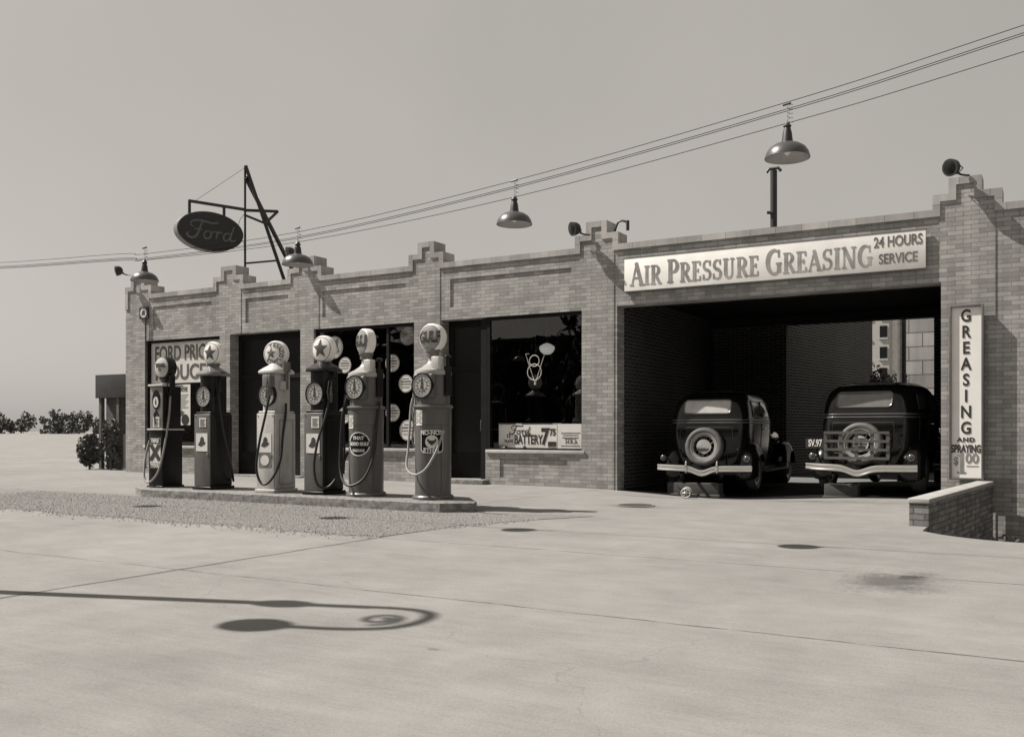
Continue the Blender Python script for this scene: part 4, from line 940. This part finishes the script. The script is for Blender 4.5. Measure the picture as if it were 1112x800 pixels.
def rrect(hw, hh, r, n=6):
    o = []
    for cx_, cz_, a0 in ((hw - r, hh - r, 0), (-hw + r, hh - r, 90), (-hw + r, -hh + r, 180), (hw - r, -hh + r, 270)):
        o += [(cx_ + r * math.cos(R(a0 + 90 * i / n)), cz_ + r * math.sin(R(a0 + 90 * i / n))) for i in range(n + 1)]
    return o
def wheel(t, x, y, z, r=.35, axis='x', name='wheel'):
    a = thing_part(name, t, (x, y, z))
    pr = [(r - .105, -.045), (r - .10, -.060), (r - .075, -.074), (r - .045, -.078), (r - .022, -.068), (r - .018, -.060), (r - .012, -.060), (r, -.03), (r, .03), (r - .012, .06), (r - .022, .068), (r - .045, .078), (r - .10, .06), (r - .105, .045)]
    MB().lathe(pr, axis=axis, n=40, caps=False).build('tyre', RUBBER, a, smooth=True)
    MB().lathe([(r - .15, -.035), (r - .135, -.05), (r - .125, -.045), (r - .115, -.062), (r - .10, -.066), (r - .10, .06), (r - .15, .05)], axis=axis, n=40, caps=False).lathe([(.001, -.06), (.07, -.055), (.085, -.03), (.085, .05)], axis=axis, n=24).build('rim', mat('wheel_paint', .26, .25), a, smooth=True)
    m = MB()
    for k in range(24):
        an = k * math.pi / 12; a2 = an + (.25 if k % 2 else -.25); p = (.08 * math.cos(an), .08 * math.sin(an)); q = ((r - .14) * math.cos(a2), (r - .14) * math.sin(a2)); h = -.03 if k % 2 else .03
        m.tube([(h, p[0], p[1]), (0, q[0], q[1])] if axis == 'x' else [(p[0], h, p[1]), (q[0], 0, q[1])], .005, 5)
    m.build('spokes', STEEL, a)
    return a
def thing_part(name, parent, loc):
    o = bpy.data.objects.new(name, None); C.objects.link(o); o.parent = parent; o.location = loc; o.empty_display_size = .1; return o
def fender(t, sgn, yc, zc, a0, a1, tail=False, name='fender'):
    rows = []
    for i in range(29):
        a = R(a0 + (a1 - a0) * i / 28); row = []
        for u in [k / 10 for k in range(11)]:
            x = .50 + .345 * u; crown = .07 * (1 - (2 * u - .85) ** 2); rr_ = .405 + crown - (.11 * max(0, u - .82) / .18)
            row.append((sgn * x, yc - rr_ * math.cos(a) * 1.06, zc + rr_ * math.sin(a)))
        rows.append(row)
    return MB().grid(rows).build(name, BLACKP, t, smooth=True, fixn=True)

def motor_car(loc, label, rack, guards, plate, blind):
    t = thing('parked_car', label, 'car', loc, 0, 'dark sedans parked in the drive-in bay')
    n = 72; zs = [.36 + 1.406 * (1 - (1 - i / 40) ** 1.7) for i in range(40)] + [1.766]
    body = MB().grid([[tub_pt(z, 2 * math.pi * k / n) for k in range(n + 1)] for z in zs]).build('body', BLACKP, t, smooth=True)
    sm_ = MB()
    for z_ in (.62, 1.10): sm_.tube([tub_rear(-.46 + .092 * i, z_, .001) for i in range(11)], .004, 5)
    for x_ in (-.46, .46): sm_.tube([tub_rear(x_, .62 + .048 * i, .001) for i in range(11)], .004, 5)
    sm_.build('tail_seam', INK, t)
    # soft roof insert
    MB().grid([[tub_pt(z, 2 * math.pi * k / n, .004) + Vector((0, 0, .004)) for k in range(n + 1)] for z in (1.72, 1.735, 1.75, 1.76, 1.7655)]).build('roof_insert', ROOFTOP, t, smooth=True)
    # belt mouldings
    for z in (1.185, 1.232):
        MB().tube([tub_pt(z, R(-115 + 230 * k / 50), .004) for k in range(51)], .0105, 8).build('moulding', mat('moulding_pale', .10, .25), t, smooth=True)
    # rear window, its frame and a lighter interior seen through it
    shape = rrect(.415, .118, .06)
    g_ = MB(); cz = 1.46
    rows = [[tub_rear(x * k, cz + z * k, .006) for x, z in shape + shape[:1]] for k in (.001, .4, .75, 1)]
    rw = g_.grid(rows).build('rear_window', mat('rear_glass_blind', .42, .25, spec=.6) if blind else mat('rear_glass', .13, .08, spec=.8), t, smooth=True)
    MB().tube([tub_rear(x, cz + z, .008) for x, z in shape], .013, 8, closed=True).build('window_frame', mat('moulding_pale', .10, .25), rw, smooth=True)
    for sgn in (-1, 1):
        for y0, y1 in ((.78, 1.35), (1.43, 2.08)):
            sh_ = rrect((y1 - y0) / 2, .135, .05); ym = (y0 + y1) / 2
            sw = MB().grid([[tub_side(ym + y * k, 1.43 + z * k, .006, sgn) for y, z in sh_ + sh_[:1]] for k in (.001, .5, 1)]).build('side_window', CARGLASS, t, smooth=True)
            MB().tube([tub_side(ym + y, 1.43 + z, .007, sgn) for y, z in sh_], .010, 6, closed=True).build('window_frame', BLACKP, sw, smooth=True)
        dr = MB()
        for y in (.80, 1.39, 2.12): MB().tube([tub_side(y, z, .003, sgn) for z in (.5, .7, .9, 1.1, 1.2)], .005, 5).build('door_seam', INK, t)
        MB().tube([tub_side(1.48, 1.08, .0, sgn), tub_side(1.48, 1.08, .045, sgn), tub_side(1.58, 1.08, .045, sgn)], .011, 6).build('door_handle', CHROME, t)
        fender(t, sgn, .80, .37, -22, 165, name='rear_fender'); fender(t, sgn, 3.62, .37, 8, 178, name='front_fender')
        MB().box(min(sgn * .60, sgn * .83), max(sgn * .60, sgn * .83), 1.25, 3.2, .30, .335).build('running_board', ROOFTOP, t, bevel=.01)
        for y in (.82, 3.62): wheel(t, sgn * .70, y, .35)
        hl = MB().lathe([(.001, -.16), (.06, -.14), (.1, -.06), (.11, .02), (.1, .04), (.001, .06)], (sgn * .42, 3.78, .92), axis='y', n=24).build('headlight', CHROME, t, smooth=True)
        tl = MB().tube([(sgn * .70, .40, .56), (sgn * .73, .30, .575), (sgn * .735, .20, .575)], .016, 8).lathe([(.02, .08), (.045, .05), (.05, .0), (.05, -.02)], (sgn * .735, .15, .575), axis='y', n=20).build('tail_light', CHROME, t, smooth=True)
        MB().lathe([(.045, -.022), (.03, -.035), (.001, -.04)], (sgn * .735, .15, .575), axis='y', n=20).build('lens', mat('lamp_lens', .06, .15), tl, smooth=True)
    # bonnet, grille, windscreen
    MB().grid([[(w_ * math.copysign(abs(math.cos(a)) ** .6, math.cos(a)), y, .55 + h * abs(math.sin(a)) ** .6) for a in [math.pi * k / 24 for k in range(25)]] for y, w_, h in ((2.4, .52, .66), (2.8, .45, .62), (3.3, .36, .57), (3.7, .27, .52), (3.86, .2, .46))]).build('bonnet', BLACKP, t, smooth=True)
    MB().prism([(-.2, .5), (.2, .5), (.2, .85), (.12, 1.0), (-.12, 1.0), (-.2, .85)], 3.84, 3.9).build('grille', CHROME, t, bevel=.01)
    MB().grid([[(x, 2.44 - (z - 1.24) * .35, z) for x in (-.52, 0, .52)] for z in (1.28, 1.56)]).build('windscreen', CARGLASS, t)
    # apron and chassis
    MB().box(-.6, .6, .45, 3.7, .28, .37).build('chassis', IRON, t)
    MB().grid([[(x, .36 - .05 * q + .10 * (x / .62) ** 2, .52 - .20 * q) for x in [-.62 + .124 * i for i in range(11)]] for q in (0, .5, 1)]).build('apron', BLACKP, t, smooth=True)
    # spare wheel leaning on the tail
    sw = wheel(t, 0, .155, .77, .335, 'y', 'spare_wheel'); sw.rotation_euler = (R(-9), 0, 0)
    MB().lathe([(.001, -.075), (.06, -.076), (.12, -.064), (.135, -.04)], axis='y', n=28).build('hub_cap', CHROME, sw, smooth=True)
    # bumper: two-tone ribbed blade with a dip in the middle
    rows = []
    for k in range(61):
        u = -1 + 2 * k / 60; x = .83 * u; z = .40 - .075 * math.exp(-(x / .17) ** 2) + .012 * abs(u); y = -.02 + .13 * abs(u) ** 3.2
        rows.append([(x, y + d_, z + h) for d_, h in ((.02, -.058), (-.003, -.05), (-.010, -.03), (.0, -.012), (.0, .012), (-.010, .03), (-.003, .05), (.02, .058))])
    bm_ = MB().grid(rows).build('rear_bumper', CHROME, t, smooth=True)
    for x in (-.33, .33): MB().bar((x, .02, .40), (x, .45, .38), .04).build('bumper_bracket', IRON, bm_)
    if guards:
        for x in (-.27, .27): MB().tube([(x, -.03, .33), (x, -.045, .38), (x, -.045, .47), (x, -.02, .52)], [.015, .02, .02, .014], 10).build('bumper_guard', CHROME, bm_, smooth=True)
    if rack:
        r_ = thing_part('luggage_rack', t, (0, 0, 0)); m = MB()
        for i in range(5): m.box(-.46 + .92 * i / 4 - .026, -.46 + .92 * i / 4 + .026, -.075, -.06, .545, .955)
        m.build('upright_slats', mat('rack_steel', .11, .4, .4), r_)
        m = MB()
        for i in range(4): m.box(-.48, .48, -.09, -.076, .540 + i * .13 - .005, .585 + i * .13 - .010)
        m.build('cross_slats', mat('rack_steel', .11, .4, .4), r_)
        MB().bar((-.4, -.06, .56), (-.4, .3, .50), .03).bar((.4, -.06, .56), (.4, .3, .50), .03).build('brackets', IRON, r_)
    if plate:
        p_ = MB().box(-.80, -.50, .02, .03, .70, .85).build('licence_plate', mat('plate_black', .03, .4), t)
        text('SV.97', .15, .004, .62).move(-.65, .017, .775).build('lettering', ENAM, p_)
        MB().bar((-.66, .03, .70), (-.68, .3, .58), .02).build('plate_bracket', IRON, p_)
    return t
motor_car((-5.27, .12, -.02), 'dark sedan in the left half of the bay with an uncovered spare wheel', False, True, False, True).rotation_euler = (0, 0, R(3.5))
cb = motor_car((-2.71, .12, .03), 'dark sedan in the right half of the bay with a folded luggage rack', True, False, True, False)
cb.rotation_euler = (0, 0, R(-6)); cb.scale = (1.05, 1.02, 1.025)
for loc, wd, label in (((-5.5, .3, -.10), .47, 'squared timber block on the floor under the left car'), ((-3.0, .28, -.05), .26, 'squared timber block on the floor under the right car')):
    t = thing('timber_block', label, 'block', loc, 0, 'blocks under the cars')
    MB().box(-wd, wd, 0, .25, 0, .22).build('beam', BLOCK, t, bevel=.01)
    MB().box(-wd - .02, wd + .02, -.02, .27, -.03, .03).build('base_board', WOOD, t, bevel=.008)
cl = thing('caged_castor', 'small round caged metal wheel lying on the ground before the left car', 'wheel', (-5.33, -.45, -.075)); cl.scale = (.8, .8, .8)
MB().tube([(.1 * math.cos(a * math.pi / 12), .03, .1 + .1 * math.sin(a * math.pi / 12)) for a in range(24)], .02, 8, closed=True).tube([(.1 * math.cos(a * math.pi / 12), -.05, .09 + .09 * math.sin(a * math.pi / 12)) for a in range(24)], .018, 8, closed=True).build('rims', mat('castor_metal', .4, .4, .3), cl, smooth=True)
m = MB()
for k in range(6): a = k * math.pi / 3; m.tube([(0, -.07, .1), (.09 * math.cos(a), -.05, .09 + .09 * math.sin(a)), (.1 * math.cos(a), .03, .1 + .1 * math.sin(a))], .011, 6)
m.build('bars', mat('castor_metal', .4, .4, .3), cl); MB().box(.06, .26, -.06, .08, 0, .09).build('foot', IRON, cl, bevel=.02)

# ------------------------------------------------------------------ low brick wall at the right
lw = thing('brick_wall', 'low brick wall with a pale flat coping at the right end of the forecourt', 'wall', (-1.29, -4.15, 0))
aw = math.atan2(.42, 4.1)                                  # leans a little to the right as it goes back
L_ = 4.05
dir_ = lambda m: m.rotz(-aw)
dir_(MB().box(-.10, .10, 0, L_, -.62, .245)).build('courses', LOWB, lw)
dir_(MB().box(-.115, .115, -.012, L_, .245, .30)).build('coping', mat('wall_coping', .30, .85, var=.15, scale=7), lw, bevel=.01)
wd_ = MB(); rnd = random.Random(3)
for k in range(26):
    x = rnd.uniform(.1, 1.0); y = rnd.uniform(-.4, 2.6); leaves(wd_, (-1.2 + x + .1 * y, -4.4 + y, -.55 + rnd.uniform(0, .18)), (.16, .16, .14), 40, .035, rnd)
setting(tag(wd_.build('weeds', LEAF2, fixn=False), 'low weeds growing in the sunken strip behind the low brick wall', 'weeds'), 'stuff')
# iron covers in the paving
def cover(x, y, r, label, m):
    t = thing('manhole_cover', label, 'cover', (x, y, dip(x, y) + .004))
    MB().lathe([(r, 0), (r, .006), (r * .9, .008)], n=36).build('ring', mat('cover_rim', .16, .7), t)
    MB().lathe([(r * .88, .0), (r * .88, .009)], n=36).build('lid', m, t)
cvm = mat('cast_lid', .07, .7, var=.3, scale=30); cvd = mat('cast_lid_dark', .03, .8, var=.5, scale=20)
cover(-5.05, -3.2, .27, 'dark round iron cover set in the paving near the drive-in bay', cvd)

# ------------------------------------------------------------------ yard seen through the bay
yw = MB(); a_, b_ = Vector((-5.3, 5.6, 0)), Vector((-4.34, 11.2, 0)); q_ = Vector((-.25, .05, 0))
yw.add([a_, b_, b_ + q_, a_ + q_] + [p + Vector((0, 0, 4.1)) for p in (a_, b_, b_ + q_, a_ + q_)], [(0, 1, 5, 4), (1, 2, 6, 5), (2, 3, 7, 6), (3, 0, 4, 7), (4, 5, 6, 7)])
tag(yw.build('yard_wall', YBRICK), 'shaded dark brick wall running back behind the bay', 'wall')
tag(MB().box(-3.3, -1.6, 9.0, 9.4, -.1, 4.4).build('stone_wall', STONE), 'sunlit pale stone wall seen through the back of the bay', 'wall')
tag(MB().tube([(-2.9, 6.2, -.1), (-2.9, 6.2, 4.6)], .095, 14).build('wooden_post', WOOD), 'dark wooden post standing before the stone wall behind the bay', 'post')
hs = thing('distant_house', 'distant pale building with rows of windows glimpsed through the bay', 'building', (-9.3, 40, 0))
MB().box(-3.5, 1.05, 0, 8, -.1, 10).build('wall', HOUSE, hs)
MB().box(1.05, 2.2, 1.2, 8, -.1, 11).build('wing', mat('house_white', .7, .9), hs)
MB().box(-3.7, 1.2, -.2, 8.2, 10, 10.3).build('roof', ROOF, hs)
for i in range(4):
    for z in (1.5, 2.7, 3.9, 5.1, 6.3, 7.5):
        wn = MB().box(.55 - i * .95, .95 - i * .95, -.03, .04, z, z + .65).build('window', DARKWIN, hs); MB().box(.5 - i * .95, 1.0 - i * .95, -.08, 0, z - .12, z - .03).build('sill', HOUSE, wn)
rnd = random.Random(11)
sr = thing('yard_shrub', 'leafy shrub behind the bay between the dark brick wall and the post', 'shrub', (-3.55, 8.3, 0))
m = MB(); clumps(m, (0, 0, 1.75), (.5, .5, .9), 26, 90, .065, rnd); m.build('foliage', LEAF, sr, fixn=False)
m = MB()
for k in range(5): m.tube([(0, 0, 0), (rnd.uniform(-.2, .2), rnd.uniform(-.2, .2), .9), (rnd.uniform(-.4, .4), rnd.uniform(-.3, .3), 1.9)], [.03, .02, .008], 6)
m.build('stem', BARK, sr)

# ------------------------------------------------------------------ left of the building
sd = thing('wooden_shed', 'low dark wooden shed with a deep fascia left of the garage', 'shed', (-21.9, 1.0, 0))
MB().box(-.45, 1.2, 0, 3, 0, 1.88).build('wall', WOOD, sd)
MB().box(-.55, 1.3, -.25, 3.1, 1.88, 2.50).build('fascia', IRON, sd, bevel=.01)
for x in (-.42, .3, 1.1): MB().box(x - .05, x + .05, -.2, -.1, 0, 1.88).build('post', WOOD, sd)
for i, (x, y, h, r) in enumerate(((-21.35, .42, 1.35, .34), (-22.25, .45, 1.0, .36))):
    t = thing('shrub', ['ragged tall bush at the corner of the garage before the shed', 'lower bush at the left end of the dark shed'][i], 'bush', (x, y, 0), 0, 'bushes in front of the shed')
    m = MB(); clumps(m, (0, 0, h * .5), (r, r * .7, h * .5), 26, 90, .05, rnd); m.build('foliage', LEAF, t, fixn=False)
    m = MB(); m.tube([(0, 0, 0), (.05, 0, h * .4), (.12, .05, h * .75)], [.03, .02, .008], 6).tube([(0, 0, 0), (-.12, 0, h * .6)], [.025, .008], 6); m.build('stem', BARK, t)
m = MB()
for k in range(110):
    x = -260 + k * 2.2 + rnd.uniform(-1, 1); h = rnd.uniform(3.4, 6.2)
    clumps(m, (x, 120 + rnd.uniform(-6, 6), h * .45), (2.8, 2, h * .55), 8, 34, .38, rnd)
setting(tag(m.build('distant_trees', LEAF, fixn=False), 'low band of trees far off beyond the left end of the lot', 'trees'), 'stuff')

# ------------------------------------------------------------------ across the street, behind the camera: mirrored in the shop glass, and the lamp post whose shadow falls on the paving
m = MB(); rnd = random.Random(5)
for x in range(-75, 46, 3):
    h = 9.3 + .9 * math.sin(x * .37) + rnd.uniform(-.7, .9) + (5 if x < -40 else 0)
    clumps(m, (x, -42 + rnd.uniform(-2, 2), h * .5), (3.2, 2.5, h * .5), 16, 46, .5, rnd)
bk = thing('reflection_block', 'long dark block added behind the street trees to keep sky out of the shop glass', 'building', (-15, -47, 0))  # unseen block, added only to darken the reflections in the shop windows
MB().box(-70, 70, -8, 0, 0, 7.9).build('wall', DARKWIN, bk); MB().box(-70.3, 70.3, -8.3, .3, 7.9, 8.2).build('roof', ROOF, bk)
tw = m.build('street_trees', LEAF2, fixn=False); setting(tag(tw, 'far row of dark trees across the street, mirrored in the shop glass', 'trees'), 'stuff')
tip = Vector((-3.13, -10.41, 0)); H = 6.5
ld = Vector((math.cos(R(SUN_AZ)), math.sin(R(SUN_AZ)), 0)); base = tip - ld * (H / math.tan(R(SUN_EL)))
lat = Vector((ld.y, -ld.x, 0))
lp = thing('lamp_post', 'tall crook-armed street lamp whose shadow lies across the forecourt', 'street lamp', base)
MB().tube([(0, 0, 0), (0, 0, .25), (0, 0, .5), (0, 0, 3), (0, 0, 5.0), (0, 0, 6.0)], [.16, .15, .09, .065, .055, .045], 14).build('post', IRON, lp, smooth=True)
ck = [Vector((0, 0, 5.6)), Vector((0, 0, 6.2)), lat * .10 + Vector((0, 0, 6.46)), lat * .30 + Vector((0, 0, 6.5)), lat * .50 + Vector((0, 0, 6.38)), lat * .58 + Vector((0, 0, 6.1)), lat * .58 + Vector((0, 0, 5.7))]
MB().tube(spline(ck, 8), .036, 10).build('crook', IRON, lp, smooth=True)
sc_ = [lat * (.31 + .15 * math.cos(a) * (1 - a / 13)) + Vector((0, 0, 6.22 + .15 * math.sin(a) * (1 - a / 13))) for a in [k * .45 for k in range(22)]]
MB().tube(sc_, .022, 8).build('scroll', IRON, lp, smooth=True)
MB().lathe([(.03, .2), (.06, .17), (.08, .1), (.14, .05), (.165, -.02), (.15, -.09), (.09, -.15), (.001, -.17)], tuple(lat * .58 + Vector((0, 0, 5.55))), n=24).build('lantern', IRON, lp, smooth=True)
MB().lathe([(.05, 5.18), (.09, 5.24), (.115, 5.36), (.09, 5.48), (.05, 5.54)], n=20).build('collar', IRON, lp, smooth=True)
